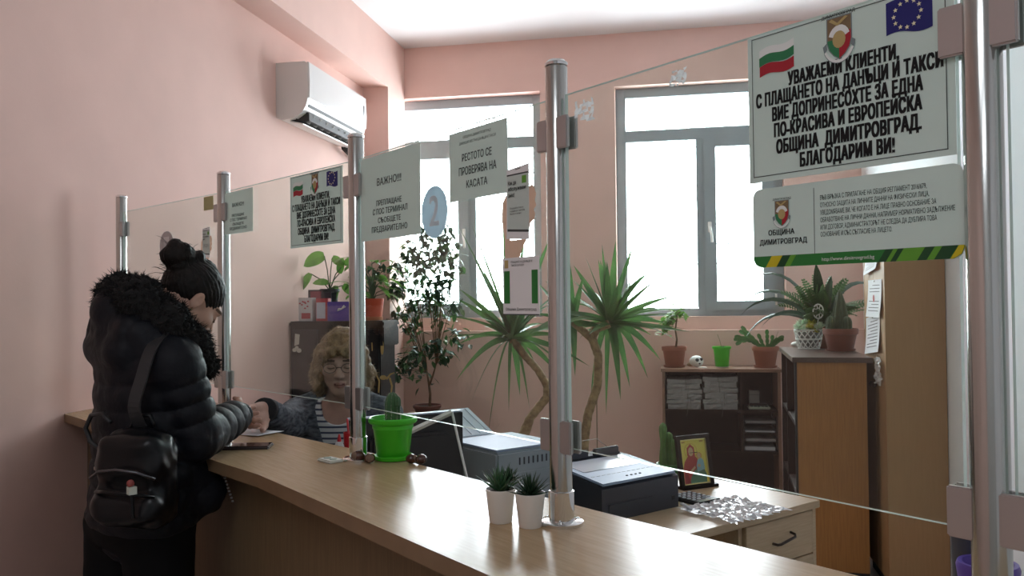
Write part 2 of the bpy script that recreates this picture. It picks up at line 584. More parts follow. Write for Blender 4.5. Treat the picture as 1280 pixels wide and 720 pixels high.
def counter():
    base = PB['D']
    root = thing('service_counter', 'long beige laminate service counter running under the glass screen', 'counter', (base.x, base.y, 0))
    def L(p): return p - base
    ua = (PB['A'] - PB['B']).normalized()
    A0 = PB['A'] + ua * .30
    tA = (WL - PB['A'].x) / ua.x
    A0 = PB['A'] + ua * (tA + .0)
    line = [A0, PB['A'], PB['B'], PB['C'], PB['D'], PB['E'], PB['F']]
    fr = offset_line(line, lambda i: (.20, .22, .275, .277, .277, .277, .277)[i])
    bk = offset_line(line, lambda i: -[.07, .07, .07, .085, .12, .17, .21][i])
    def clipx(p, q, x): t = (x - p.x) / (q.x - p.x); return p + (q - p) * t
    fr[0] = clipx(fr[0], fr[1], WL + .002); bk[0] = clipx(bk[1], bk[0], WL + .002)
    fr[-1] = clipx(fr[-2], fr[-1], WR - .002) if fr[-1].x > WR else fr[-1]
    t = MB(); th = .032
    n = len(fr)
    vs = [(*L(p), CT) for p in fr] + [(*L(p), CT) for p in bk] + [(*L(p), CT - th) for p in fr] + [(*L(p), CT - th) for p in bk]
    fs = []
    for i in range(n - 1):
        fs += [(i, i + 1, n + i + 1, n + i), (2 * n + i, 3 * n + i, 3 * n + i + 1, 2 * n + i + 1)]
    t.add(vs, fs)
    t.cur = 1
    fs2 = []
    for i in range(n - 1): fs2 += [(i, 2 * n + i, 2 * n + i + 1, i + 1), (n + i, n + i + 1, 3 * n + i + 1, 3 * n + i)]
    fs2 += [(0, n, 3 * n, 2 * n), (n - 1, 3 * n - 1, 4 * n - 1, 2 * n - 1)]
    t.add([], [])
    k = len(t.v) - 4 * n
    t.f += [tuple(k + j for j in f) for f in fs2]; t.mi += [1] * len(fs2)
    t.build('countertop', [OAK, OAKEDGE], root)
    # front panel, set back under the top
    pf = offset_line(line, lambda i: (.10, .12, .175, .177, .177, .177, .177)[i]); pb = offset_line(line, lambda i: (.08, .10, .155, .157, .157, .157, .157)[i])
    pf[0] = clipx(pf[0], pf[1], WL + .002); pb[0] = clipx(pb[0], pb[1], WL + .002)
    m = MB()
    for i in range(n - 1):
        a, b, c, d = L(pf[i]), L(pf[i + 1]), L(pb[i + 1]), L(pb[i])
        m.prism([a[:], b[:], c[:], d[:]], .06, CT - th)
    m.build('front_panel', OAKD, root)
    m = MB()
    for i in range(n - 1):
        a, b, c, d = [L(q) for q in (pf[i] + (pb[i] - pf[i]) * 1.5, pf[i + 1] + (pb[i + 1] - pf[i + 1]) * 1.5, pb[i + 1] + (pb[i + 1] - pf[i + 1]) * 1.2, pb[i] + (pb[i] - pf[i]) * 1.2)]
        m.prism([a[:], b[:], c[:], d[:]], 0, .06)
    m.build('plinth', BLACKPL, root)
    for i in range(1, n - 1):
        m = MB()
        nn = perp((line[i + 1] - line[i]).normalized())
        a = pb[i]; b = bk[i] + nn * .02; w = (line[i + 1] - line[i]).normalized() * .018
        m.prism([L(a)[:], L(a + w)[:], L(b + w)[:], L(b)[:]], 0, CT - th)
        m.build('partition', OAKD, root)


counter()
PH = .86


def post(k, label):
    p = PB[k]
    t = thing('screen_post', label, 'post', (p.x, p.y, CT), 0, 'steel posts of the glass screen')
    r = .0212
    MB().lathe([(r, .06), (r, PH - .004), (r - .002, PH)], n=28).build('tube', STEEL, t, 'auto')
    MB().lathe([(r + .001, PH), (r + .001, PH + .005), (r - .006, PH + .011), (0, PH + .013)], n=28).build('cap', CHROME, t, 'auto')
    MB().lathe([(.041, 0), (.041, .006), (.038, .008), (r + .003, .009), (r + .003, .062), (r, .064)], n=32).build('base_flange', CHROME, t, 'auto')
    for q in range(3):
        a = q * 2.09 + .5
        MB().sphere((.032 * math.cos(a), .032 * math.sin(a), .008), .005, (1, 1, .5), 10, 6).build('screw', STEEL, t, True)
    keys = 'ABCDEF'; i = keys.index(k)
    for j in (i - 1, i + 1):
        if j < 0 or j > 5: continue
        u = (PB[keys[j]] - p).normalized(); a = math.atan2(u.y, u.x)
        for z in (.70, .135):
            c = MB()
            for sgn in (1, -1):
                c.box((.012, .006 if sgn > 0 else -.015, z), (.044, .015 if sgn > 0 else -.006, z + .06), TR(rz=a), bev=.002)
            c.box((.015, -.008, z + .004), (.03, .008, z + .056), TR(rz=a))
            c.build('clamp', CLAMPM, t)
    return t


post('A', 'steel screen post nearest the left wall, behind the standing woman')
post('B', 'steel screen post just right of the standing woman\'s head')
post('C', 'steel screen post in front of the seated clerk\'s face, beside the cactus pot')
post('D', 'steel screen post beside the two small white pots')
post('E', 'close steel screen post at the right edge, beside the large notice')


def panel_frame(a, b):
    u = (PB[b] - PB[a]).normalized()
    return PB[a], u, math.atan2(u.y, u.x)


GZ0, GZ1 = 1.245, 1.90
for a, b, lab in (('A', 'B', 'clear glass screen panel behind the standing woman'), ('B', 'C', 'clear glass screen panel in front of the clerk\'s outstretched arm'),
                  ('C', 'D', 'clear glass screen panel above the green cactus pot'), ('D', 'E', 'clear glass screen panel carrying the large municipal notice'),
                  ('E', 'F', 'clear glass screen panel at the right edge, right of the closest post')):
    o, u, ang = panel_frame(a, b)
    L = (PB[b] - PB[a]).length
    m = MB()
    x0, x1, y = .028, L - .028, .004
    vs = [(x0, -y, GZ0), (x1, -y, GZ0), (x1, y, GZ0), (x0, y, GZ0), (x0, -y, GZ1), (x1, -y, GZ1), (x1, y, GZ1), (x0, y, GZ1)]
    m.add(vs, [(0, 1, 5, 4), (2, 3, 7, 6)]); m.cur = 1
    m.f += [(0, 3, 2, 1), (4, 5, 6, 7), (1, 2, 6, 5), (3, 0, 4, 7)]; m.mi += [1] * 4
    ob = m.build('glass_panel', [GLASS, GLEDGE])
    ob.location = (o.x, o.y, 0); ob.rotation_euler = (0, 0, ang)
    setp(ob, lab, 'glass panel', 'panels of the glass screen')

# ---------------------------------------------------------------- notices stuck on the glass
FLAGW = mat('flag_white', (.85, .88, .86), .6); FLAGG = mat('flag_green', (.03, .22, .09), .6); FLAGR = mat('flag_red', (.42, .015, .03), .6)
EUB = mat('eu_blue', (.01, .012, .16), .6); STAR = mat('star_white', (.85, .80, .55), .6)
BANDG = mat('band_green', (.02, .20, .035), .5); BANDD = mat('band_dark_green', (.008, .07, .02), .5); BANDL = mat('band_light_green', (.12, .36, .03), .5); BANDY = mat('band_yellow', (.62, .52, .01), .5)
CRESTB = mat('crest_brown', (.22, .15, .08), .6); CRESTY = mat('crest_gold', (.50, .38, .16), .6); CRESTG = mat('crest_grey', (.22, .27, .28), .6)
SKINPRINT = mat('printed_skin', (.66, .42, .31), .6, trans=.35)


class Sheet:
    def __init__(s, name, label, cat, seg, s0, z0, w, h, group=None, off=.0052, bend=None):
        o, u, ang = panel_frame(*seg)
        p = o + u * s0
        s.w, s.h, s.off = w, h, off
        s.bend = bend or (lambda x, z: 0)
        s.root = thing(name, label, cat, (p.x, p.y, z0), ang, group)

    def fn(s, lift):
        return lambda x, z: (x * s.w, -s.off - s.bend(x, z) - lift, z * s.h)

    def page(s, m, name='sheet', corner=0, n=8):
        b = MB(); th = .0005
        if corner:
            pts = []
            r = corner; rx, rz = r / s.w, r / s.h
            for cx, cz, a0 in ((1 - rx, 1 - rz, 0), (rx, 1 - rz, PI / 2), (rx, rz, PI), (1 - rx, rz, 1.5 * PI)):
                for k in range(7):
                    a = a0 + k * PI / 12
                    pts.append((cx + rx * math.cos(a), cz + rz * math.sin(a)))
            k = len(pts); f0, f1 = s.fn(0), s.fn(th)
            b.add([f1(*p) for p in pts] + [f0(*p) for p in pts],
                  [tuple(range(k)), tuple(range(2 * k - 1, k - 1, -1))] + [(i, k + i, k + (i + 1) % k, (i + 1) % k) for i in range(k)])
        else:
            for lift, flip in ((th, 0), (0, 1)):
                f = s.fn(lift); vs, fs = [], []
                for i in range(n + 1):
                    for j in range(n + 1): vs.append(f(i / n, j / n))
                for i in range(n):
                    for j in range(n):
                        q = (i * (n + 1) + j, (i + 1) * (n + 1) + j, (i + 1) * (n + 1) + j + 1, i * (n + 1) + j + 1)
                        fs.append(q[::-1] if flip else q)
                b.add(vs, fs)
        return b.build(name, m, s.root)

    def lines(s, items, m=INK, bold=.0, name='lettering', lift=.0012, shear=0):
        b = MB()
        for it in items:
            body, x0, x1, y0, y1 = it[:5]
            text(b, body, x0, x1, y0, y1, s.fn(lift), bold, shear, it[5] if len(it) > 5 else 0)
        return b.build(name, m, s.root)

    def poly(s, name, polys, mats, lift=.0012, parent=None):
        b = MB()
        for i, (pts, mi) in enumerate(polys):
            b.cur = mi
            f = s.fn(lift + i * .00012)
            b.add([f(*p) for p in pts], [tuple(range(len(pts)))])
        return b.build(name, mats, parent or s.root)


def ring(x0, x1, y0, y1, t, asp):
    tx = t; ty = t * asp
    return [[(x0, y0), (x1, y0), (x1, y0 + ty), (x0, y0 + ty)], [(x0, y1 - ty), (x1, y1 - ty), (x1, y1), (x0, y1)],
            [(x0, y0), (x0 + tx, y0), (x0 + tx, y1), (x0, y1)], [(x1 - tx, y0), (x1, y0), (x1, y1), (x1 - tx, y1)]]


def wave_band(x0, x1, y0, y1, amp, n=10, skew=0.0, rough=0.0):
    top = [(x0 + (x1 - x0) * i / n, y1 + amp * math.sin(i / n * 2 * PI) + skew * i / n) for i in range(n + 1)]
    bot = [(x0 + (x1 - x0) * i / n, y0 + amp * math.sin(i / n * 2 * PI) + skew * i / n) for i in range(n, -1, -1)]
    return bot[::-1] + top[::-1]


def crest(sh, cx, cy, w, h, asp_title=True):
    """shield of arms in a thing's sheet coordinates"""
    def P(pts): return [(cx + x * w, cy + y * h) for x, y in pts]
    shield = [(-.36, .5), (.36, .5), (.36, -.05), (.30, -.22), (.17, -.36), (0, -.46), (-.17, -.36), (-.30, -.22), (-.36, -.05)]
    def arc(r0, r1, a0, a1, n=8, yy=-.02):
        return [(r0 * math.cos(a0 + (a1 - a0) * i / n), yy + r0 * math.sin(a0 + (a1 - a0) * i / n)) for i in range(n + 1)] + \
               [(r1 * math.cos(a1 + (a0 - a1) * i / n), yy + r1 * math.sin(a1 + (a0 - a1) * i / n)) for i in range(n + 1)]
    polys = [(P([(x * 1.09, y * 1.05) for x, y in shield]), 0), (P(shield), 1),
             (P([(-.36, .0), (0, .0), (0, -.46), (-.17, -.36), (-.30, -.22), (-.36, -.05)]), 2),
             (P([(0, -.46), (.17, -.36), (.30, -.22), (.36, -.05), (.36, .16), (.0, .05)]), 3),
             (P(arc(.20, .34, .35, PI - .35)), 4),
             (P([(.20 * math.cos(k * PI / 8), -.02 + .2 * math.sin(k * PI / 8)) for k in range(16)]), 5),
             (P([(-.30, .44), (-.05, .30), (.0, .34), (-.22, .49)]), 5), (P([(-.02, .30), (.28, .46), (.2, .49), (-.06, .36)]), 5),
             (P([(-.5, -.12), (-.38, -.05), (-.36, -.2), (-.46, -.28)]), 0), (P([(.38, -.05), (.5, -.12), (.46, -.28), (.36, -.2)]), 0),
             (P(arc(.43, .50, PI + .45, 2 * PI - .45, 10, -.06)), 4), (P(arc(.50, .515, PI + .45, 2 * PI - .45, 10, -.06)), 0)]
    return sh.poly('coat_of_arms', polys, [CRESTG, CRESTB, FLAGG, FLAGR, FLAGW, CRESTY])


def municipal_notice(seg, s0, z0, label):
    sh = Sheet('municipal_notice', label, 'notice', seg, s0, z0, .295, .212, 'municipal thank-you notices')
    sh.page(PAPER)
    sh.poly('border_line', [(r, 0) for r in ring(.025, .968, .035, .985, .004, 1.4)], [INKG], .0009)
    sh.lines([('УВАЖАЕМИ КЛИЕНТИ,', .227, .772, .614, .697), ('С ПЛАЩАНЕТО НА ДАНЪЦИ И ТАКСИ', .046, .955, .508, .592), ('ВИЕ ДОПРИНЕСОХТЕ ЗА ЕДНА', .137, .871, .399, .483),
              ('ПО-КРАСИВА И ЕВРОПЕЙСКА', .146, .866, .289, .373), ('ОБЩИНА  ДИМИТРОВГРАД.', .157, .862, .177, .261), ('БЛАГОДАРИМ ВИ!', .285, .746, .066, .150)], INK, .07)
    sh.poly('flag', [(wave_band(.069, .263, .84, .89, .012, skew=.03), 0), (wave_band(.069, .263, .78, .84, .012, skew=.03), 1), (wave_band(.071, .263, .71, .78, .012, skew=.02), 2)], [FLAGW, FLAGG, FLAGR])['label'] = 'white, green and red waving flag'
    c = crest(sh, .497, .828, .16, .27)
    sh.lines([('ДИМИТРОВГРАД', .41, .575, .972, .992)], INKG, .02, 'coat_of_arms_title')
    st = [(wave_band(.717, .915, .762, .955, .012, skew=-.012), 0)]
    for k in range(12):
        a = k * PI / 6
        cx, cy = .81 + .058 * math.cos(a), .86 + .078 * math.sin(a)
        pts = []
        for q in range(10):
            r = .011 if q % 2 == 0 else .0048
            b = PI / 2 + q * PI / 5
            pts.append((cx + r * math.cos(b), cy + r * 1.4 * math.sin(b)))
        st.append((pts, 1))
    sh.poly('flag', st, [EUB, STAR])['label'] = 'blue waving flag with a ring of stars'
    return sh


municipal_notice(('D', 'E'), .44, 1.685, 'large laminated thank-you notice with two flags, close to the camera at upper right')
municipal_notice(('B', 'C'), .478, 1.682, 'smaller-looking far thank-you notice with flags, left of the post before the clerk')


def data_notice():
    sh = Sheet('data_protection_notice', 'rounded grey data-protection notice with a green and yellow stripe, below the large notice', 'notice', ('D', 'E'), .445, 1.562, .297, .113)
    sh.page(PAPER, corner=.013)
    sh.lines([('ВЪВ ВРЪЗКА С ПРИЛАГАНЕ НА ОБЩИЯ РЕГЛАМЕНТ 2016/679,', .368, .854, .775, .828), ('ОТНОСНО ЗАЩИТА НА ЛИЧНИТЕ ДАННИ НА ФИЗИЧЕСКИ ЛИЦА,', .368, .864, .686, .739),
              ('УВЕДОМЯВАМЕ ВИ, ЧЕ КОГАТО Е НА ЛИЦЕ ПРАВНО ОСНОВАНИЕ ЗА', .368, .892, .597, .65), ('ОБРАБОТВАНЕ НА ЛИЧНИ ДАННИ, НАПРИМЕР НОРМАТИВНО ЗАДЪЛЖЕНИЕ', .368, .966, .508, .561),
              ('ИЛИ ДОГОВОР, АДМИНИСТРАТОРЪТ НЕ СЛЕДВА ДА ДУБЛИРА ТОВА', .368, .894, .42, .473), ('ОСНОВАНИЕ И СЪС СЪГЛАСИЕ НА ЛИЦЕТО.', .368, .705, .335, .388)], INKG, .004)
    sh.lines([('ОБЩИНА', .088, .232, .40, .462), ('ДИМИТРОВГРАД', .038, .298, .284, .346)], INK, .03, 'title')
    sh.poly('divider_line', [([(.335, .14), (.338, .14), (.338, .93), (.335, .93)], 0)], [INKG])
    crest(sh, .165, .66, .10, .32)
    sh.lines([('ДИМИТРОВГРАД', .115, .215, .835, .857)], INKG, .01, 'coat_of_arms_title')
    st = [([(.043, 0), (.957, 0), (.99, .05), (1, .115), (1, .14), (0, .14), (0, .115), (.01, .05)], 0)]
    def para(x, w, mi): return ([(x, .0), (x + w, .0), (x + w + .035, .14), (x + .035, .14)], mi)
    for x, w, mi in ((.07, .06, 3), (.13, .045, 1), (.175, .03, 2), (.64, .035, 1), (.675, .02, 2), (.695, .025, 1), (.72, .09, 2), (.81, .04, 1), (.85, .03, 2), (.88, .06, 1)):
        st.append(para(x, w, mi))
    st.append(([(.945, 0), (.957, 0), (.99, .05), (1, .115), (1, .14), (.98, .14)], 3))
    sh.poly('stripe', st, [BANDG, BANDD, BANDL, BANDY], .0009)
    sh.lines([('http://www.dimitrovgrad.bg', .376, .627, .045, .085)], FLAGW, 0, 'web_address', .003)


data_notice()
PAPERG = PAPER


def important(seg, s0, z0, w, h, label):
    sh = Sheet('paper_notice', label, 'notice', seg, s0, z0, w, h, 'printed paper notices on the glass', bend=lambda x, z: .004 * (1 - z) * (.4 + .6 * math.sin(x * 5)) ** 2)
    sh.page(PAPERG, n=12)
    sh.lines([('ВАЖНО!!!', .302, .705, .634, .715), ('ПРЕПЛАЩАНЕ', .294, .709, .396, .456), ('С ПОС ТЕРМИНАЛ', .232, .80, .295, .358), ('СЪОБЩЕТЕ', .327, .694, .192, .25), ('ПРЕДВАРИТЕЛНО', .215, .797, .086, .149)], INKG, .02)
    return sh


important(('C', 'D'), .04, 1.678, .302, .216, 'large green-tinted paper reading ВАЖНО, right of the post before the clerk')
important(('B', 'C'), .022, 1.752, .209, .14, 'small faded paper reading ВАЖНО beside the post near the standing woman')
_s = Sheet('paper_notice', 'paper reading РЕСТОТО СЕ ПРОВЕРЯВА НА КАСАТА, upper middle of the screen', 'notice', ('C', 'D'), .468, 1.738, .216, .152, 'printed paper notices on the glass', bend=lambda x, z: .002 * math.sin(x * 4) * (1 - z))
_s.page(PAPERG, n=10)
_s.lines([('ОБЩИНА ДИМИТРОВГРАД', .26, .74, .885, .918), ('ДИРЕКЦИЯ МЕСТНИ ДАНЪЦИ И ТАКСИ', .19, .82, .80, .835)], INKG, 0, 'heading', shear=.2)
_s.lines([('РЕСТОТО СЕ', .243, .752, .555, .655), ('ПРОВЕРЯВА НА', .185, .825, .357, .465), ('КАСАТА', .322, .68, .165, .265)], INKG, .02)

# round number stickers
STICK = mat('sticker_blue_grey', (.66, .77, .84), .5, trans=.7); STICKW = mat('sticker_white', (.92, .92, .92), .5, trans=.35)
_nt = STICK.node_tree; _out = _nt.nodes['Material Output']; _src = _out.inputs[0].links[0].from_socket      # half-clear film
_tr = _nt.nodes.new('ShaderNodeBsdfTransparent'); _tr.inputs[0].default_value = (.80, .90, .97, 1); _mx = _nt.nodes.new('ShaderNodeMixShader'); _mx.inputs[0].default_value = .04
_nt.links.new(_src, _mx.inputs[1]); _nt.links.new(_tr.outputs[0], _mx.inputs[2]); _nt.links.new(_mx.outputs[0], _out.inputs[0])


def number_badge(seg, s0, z0, w, h, label, num, m):
    sh = Sheet('number_sticker', label, 'sticker', seg, s0, z0, w, h, 'round desk number stickers')
    sh.page(m, 'disc', corner=min(w, h) / 2 - .0001)
    sh.lines([(num, .30, .70, .24, .80)], STICKW, .03, 'numeral')
    return sh


number_badge(('C', 'D'), .347, 1.664, .111, .12, 'round blue-grey sticker with a white number 2, beside the ficus', '2', STICK)
number_badge(('A', 'B'), .366, 1.687, .115, .107, 'round grey number sticker just left of the woman\'s hair bun', '1', mat('sticker_grey', (.45, .43, .44), .5))


def phone_sticker(seg, s0, z0, k, label):
    sh = Sheet('phone_sticker', label, 'sticker', seg, s0, z0, .115 * k, .185 * k, 'hand holding a phone stickers')
    hand = [(.12, 0), (.10, .22), (.02, .42), (.04, .62), (.16, .70), (.24, .66), (.3, .2), (.76, .2), (.86, .36), (.96, .42), (.93, .48), (1, .53), (.96, .6), (1, .66), (.96, .73), (.9, .76), (.84, .70), (.84, .2), (.62, .14), (.52, 0)]
    hand2 = [[(.10, 0), (.10, .22), (.02, .42), (.04, .62), (.16, .70), (.26, .66), (.26, .2), (.74, .2), (.60, .1), (.52, 0)], [(.74, .2), (.84, .36), (.94, .40), (.97, .45), (.93, .5), (1, .54), (.96, .6), (1, .66), (.95, .73), (.9, .77), (.74, .74)]]
    sh.poly('hand_print', [(q, 0) for q in hand2], [SKINPRINT], .0003)
    for q in hand2:
        pass
    sh.poly('phone_print', [([(.16, .22), (.80, .19), (.82, 1.0), (.18, .97)], 0), ([(.19, .32), (.80, .29), (.80, .90), (.19, .90)], 1), ([(.19, .30), (.80, .27), (.80, .295), (.19, .325)], 2), ([(.19, .90), (.80, .90), (.80, .915), (.19, .915)], 2),
                            ([(.62, .80), (.74, .80), (.74, .88), (.62, .88)], 3), ([(.44, .955), (.58, .96), (.58, .968), (.44, .963)], 2)],
            [PAPERW, PAPER, INKG, BANDL], .0008)
    sh.lines([('Как да', .23, .46, .80, .84), ('обслужвам', .23, .74, .735, .775), ('днес?', .23, .42, .67, .71)], INK, .02, 'lettering', .0022)
    sh.lines([('Плащайте такси', .28, .66, .535, .553), ('и данъци онлайн', .28, .70, .505, .523), ('бързо и лесно', .28, .60, .475, .493)], INKG, .0, 'small_print', .0022)
    return sh


phone_sticker(('C', 'D'), .66, 1.603, 1.0, 'sticker of a hand holding a phone, left of the post by the white pots')
phone_sticker(('A', 'B'), .692, 1.655, .72, 'small far sticker of a hand holding a phone, right of the woman\'s hair bun')
# leaflet below the phone sticker: its square code is left blank
_s = Sheet('green_leaflet', 'small white leaflet with green side bands below the phone sticker', 'leaflet', ('C', 'D'), .664, 1.490, .118, .115)
_s.page(PAPERW, corner=.003)
_s.poly('side_bands', [([(.04, .2), (.2, .2), (.2, .77), (.04, .77)], 0), ([(.80, .2), (.96, .2), (.96, .77), (.80, .77)], 0), ([(.06, .82), (.16, .82), (.16, .96), (.06, .96)], 1), ([(.0, .0), (1, .0), (1, .02), (.0, .02)], 2)], [BANDG, CRESTY, INKG], .0009)
_s.lines([('ПЛАЩАНЕ НА ДАНЪЦИ И', .24, .82, .905, .94), ('ТАКСИ ОНЛАЙН', .24, .6, .845, .88), ('Община Димитровград', .08, .92, .08, .125)], INKG, .004)
# yellowed note and clear tape remnants
_s = Sheet('sticky_note', 'yellowed square note at the top of the glass above the woman\'s head', 'note', ('A', 'B'), .716, 1.847, .068, .047)
_s.page(mat('yellow_note', (.50, .46, .24), .7, trans=.2))
TAPE = mat('clear_tape', (.85, .85, .86), .12, trans=.5)
for s0, z0, w, lab in ((.062, 1.838, .05, 'crumpled clear tape remnant on the glass right of the post by the white pots'), (.29, 1.855, .035, 'small clear tape remnant near the top glass edge left of the large notice')):
    o, u, ang = panel_frame('D', 'E'); p = o + u * s0
    t = MB(); rnd = random.Random(int(s0 * 1000))
    n = 7; vs = []
    for i in range(n + 1):
        for j in range(n + 1):
            vs.append((w * i / n + rnd.uniform(-.002, .002), -.0062 - rnd.random() * .006, w * .8 * j / n + rnd.uniform(-.002, .002)))
    fs = [(i * (n + 1) + j, (i + 1) * (n + 1) + j, (i + 1) * (n + 1) + j + 1, i * (n + 1) + j + 1) for i in range(n) for j in range(n) if rnd.random() < .62]
    t.add(vs, fs)
    ob = t.build('tape_remnant', TAPE); ob.location = (p.x, p.y, z0); ob.rotation_euler = (0, 0, ang)
    setp(ob, lab, 'tape', 'clear tape remnants')
# ================================================================ furniture behind the counter
EU = Vector((_u.x, _u.y))                    # along the counter, left to right
KD = onz(1025, 625, .75)
DROT = CANG + PI                             # desk frame: +x runs away from the right end along -u, +y towards the counter?


def desk():
    """local x: from the drawer end towards the counter, local y: along the counter to the left"""
    ang = math.atan2(-.743, -.669)
    t = thing('office_desk', 'light wood office desk with printers on it, behind the glass screen', 'desk', (KD.x, KD.y, 0), ang)
    # x axis = towards the counter (-.669,-.743); y axis = (.743,-.669) ; desk body lies at negative y
    L, W = 1.60, .90
    MB().box((0, -W, .722), (L, 0, .75), bev=.002).build('desktop', DESKW, t)
    MB().box((0, -W, .03), (.02, -.02, .722)).build('side_panel', DESKW, t)
    MB().box((1.08, -W, 0), (1.10, -.02, .722)).build('side_panel', DESKW, t)
    MB().box((L - .06, -.08, 0), (L - .02, -.04, .722), bev=.003).build('leg', DESKW, t)
    c = MB().box((.025, -.62, .03), (.43, -.035, .72)); c.build('pedestal', DESKW, t)
    for k, (z0, z1) in enumerate(((.555, .715), (.375, .55), (.20, .37), (.035, .195))):
        d = MB().box((.028, -.034, z0), (.427, -.014, z1), bev=.002).build('drawer', DESKW, t)
        h = MB(); zc = (z0 + z1) / 2 + .01
        h.tube([(.17, -.014, zc + .01), (.17, .006, zc + .006), (.18, .014, zc), (.265, .014, zc - .012), (.275, .006, zc - .014), (.275, -.014, zc - .014)], .005, 8)
        h.build('handle', mat('bronze_handle', (.05, .035, .03), .35, .6), d, True)
    MB().box((.43, -.5, 0), (.45, -.03, .722)).build('inner_panel', DESKW, t)
    return t


DESK = desk()
_da = DESK.rotation_euler.z


def on_desk(x, y, z=.75):
    c, s = math.cos(_da), math.sin(_da)
    return Vector((KD.x + x * c - y * s, KD.y + x * s + y * c, z))


def desk_px(px, py, z=.75):
    return onz(px, py, z)


# ---------------------------------------------------------------- low bookcase at the window wall
def bookcase():
    x0, x1, y0, y1, h = -.105, .70, 6.05, 6.395, 1.03
    t = thing('low_bookcase', 'dark open bookcase below the right window with pots on top', 'bookcase', (x0, y0, 0))
    W, D = x1 - x0, y1 - y0
    MB().box((-.008, -.008, h - .022), (W + .008, D, h), bev=.001).build('top_board', SHELFTOP, t)
    MB().box((0, 0, 0), (.018, D, h - .022)).build('side_panel', SHELFTOP, t)
    MB().box((W - .02, 0, 0), (W, D, h - .022)).build('side_panel', SHELFTOP, t)
    MB().box((.018, D - .006, .05), (W - .02, D, h - .022)).build('back_panel', WENGE, t)
    for z in (.06, .44, .727): MB().box((.018, .003, z), (W - .02, D - .006, z + .018)).build('shelf', WENGE, t)
    MB().box((.535, .006, .458), (.551, D - .006, .727)).build('divider', WENGE, t)
    MB().box((.535, .02, .745), (.551, D - .006, h - .022)).build('divider', WENGE, t)
    MB().box((.018, .02, 0), (W - .02, .035, .06)).build('plinth', WENGE, t)
    return x0, y0


BX, BY = bookcase()
SHEETG = mat('old_paper_bundle', (.40, .385, .38), .85, col2=(.22, .21, .21), vscale=14, stretch=(1, 1, 60))
STRING = mat('bundle_string', (.16, .15, .14), .8)
ordn = ['lowest', 'second from the bottom', 'third from the bottom', 'fourth from the bottom', 'fifth from the bottom', 'topmost']
for si, (xa, xb, side) in enumerate(((.035, .265, 'left'), (.285, .515, 'right'))):
    rnd = random.Random(11 + si); z = .745
    for k in range(6):
        hh = (.036, .03, .038, .032, .036, .03)[k] + (.003 if si else 0)
        t = thing('paper_bundle', '%s tied paper bundle of the %s stack on the dark bookcase shelf' % (ordn[k], side), 'paper bundle', (BX + (xa + xb) / 2, BY + .17, z), 0, 'tied paper bundles in the bookcase')
        w = (xb - xa) / 2 + rnd.uniform(-.008, .006); rz = rnd.uniform(-.04, .04)
        m = MB(); n = 7
        vs, fs = [], []
        # slumped bundle: ends droop a little
        nx = 10
        for i in range(nx + 1):
            u = -1 + 2 * i / nx
            sag = .004 * math.sin(u * 3 + k) - .002 * abs(u)
            for (yy, zz) in ((-.15, 0), (-.152, hh * .5), (-.15, hh), (.15, hh), (.15, 0)):
                jag = rnd.uniform(-.004, .004)
                vs.append((u * w + jag * .4, yy + jag, max(0.0, zz + (sag if zz > 0 else 0) * (zz / hh if hh else 0))))
        for i in range(nx):
            for j in range(5):
                a = i * 5 + j; b = i * 5 + (j + 1) % 5
                fs.append((a, b, b + 5, a + 5))
        fs += [(4, 3, 2, 1, 0), tuple(nx * 5 + j for j in range(5))]
        m.add(vs, fs, TR(rz=rz)); m.build('sheets', SHEETG, t)
        s = MB(); xs = rnd.uniform(-.03, .05)
        s.tube([(xs, -.155, .001), (xs, -.157, hh * .5), (xs, -.153, hh + .002), (xs, .15, hh + .002)], .0016, 6)
        s.build('string', STRING, t)
        if k in (0, 2):
            q = MB(); q.tube([(xs, -.157, hh * .4), (xs + .004, -.172, -.01 if k else -.012), (xs - .004, -.168, -.05)], .0013, 6)
            q.build('string_tail', STRING, t)
        z += hh + .0015

# calculator and small box in the upper right compartment
t = thing('desk_calculator', 'pale desk calculator lying in the upper right compartment of the dark bookcase', 'calculator', (BX + .665, BY + .10, .745))
MB().box((-.075, -.06, 0), (.075, .06, .018), TR(rx=0), bev=.006).build('body', mat('calc_body', (.45, .47, .38), .4), t)
_k = MB()
for i in range(5):
    for j in range(3): _k.box((-.06 + i * .025, -.05 + j * .02, .018), (-.042 + i * .025, -.036 + j * .02, .023))
_k.build('keys', DARKGREY, t)
MB().box((-.06, .02, .018), (.06, .05, .034), bev=.003).build('display', BLACKPL, t)
t = thing('small_box', 'small white cardboard box standing behind the pale calculator', 'box', (BX + .645, BY + .22, .745))
MB().box((-.035, -.025, 0), (.035, .025, .115), bev=.002).build('carton', mat('box_card', (.50, .48, .46), .7), t)
MB().box((-.0352, -.0256, .085), (.0352, .0256, .0885)).build('lid_edge', mat('box_line_grey', (.28, .27, .26), .7), t)  # darker grey line around the carton at the lid

# letter tray
t = thing('letter_tray', 'four-level letter tray with papers in the lower right compartment of the bookcase', 'letter tray', (BX + .665, BY + .16, .458))
for k in range(4):
    z = .004 + k * .062
    b = MB(); b.box((-.108, -.15, z), (.108, .15, z + .004)); b.box((-.108, -.15, z), (-.104, .15, z + .03)); b.box((.104, -.15, z), (.108, .15, z + .03))
    tr = b.build('tray', DARKGREY, t)
    p = MB(); hh = (.022, .016, .010, .014)[k]
    p.box((-.098, -.148 + .004 * k, z + .005), (.10, .14, z + .005 + hh), TR(rz=(-.02, .015, -.01, .02)[k]))
    p.build('papers', SHEETG if k % 2 else mat('tray_papers', (.55, .56, .60), .8, var=.2, vscale=20, stretch=(1, 1, 50)), tr)
_b = MB()
for x in (-.11, .106):
    for y in (-.13, .12): MB().box((x, y, 0), (x + .004, y + .012, .24)).build('upright', DARKGREY, t)

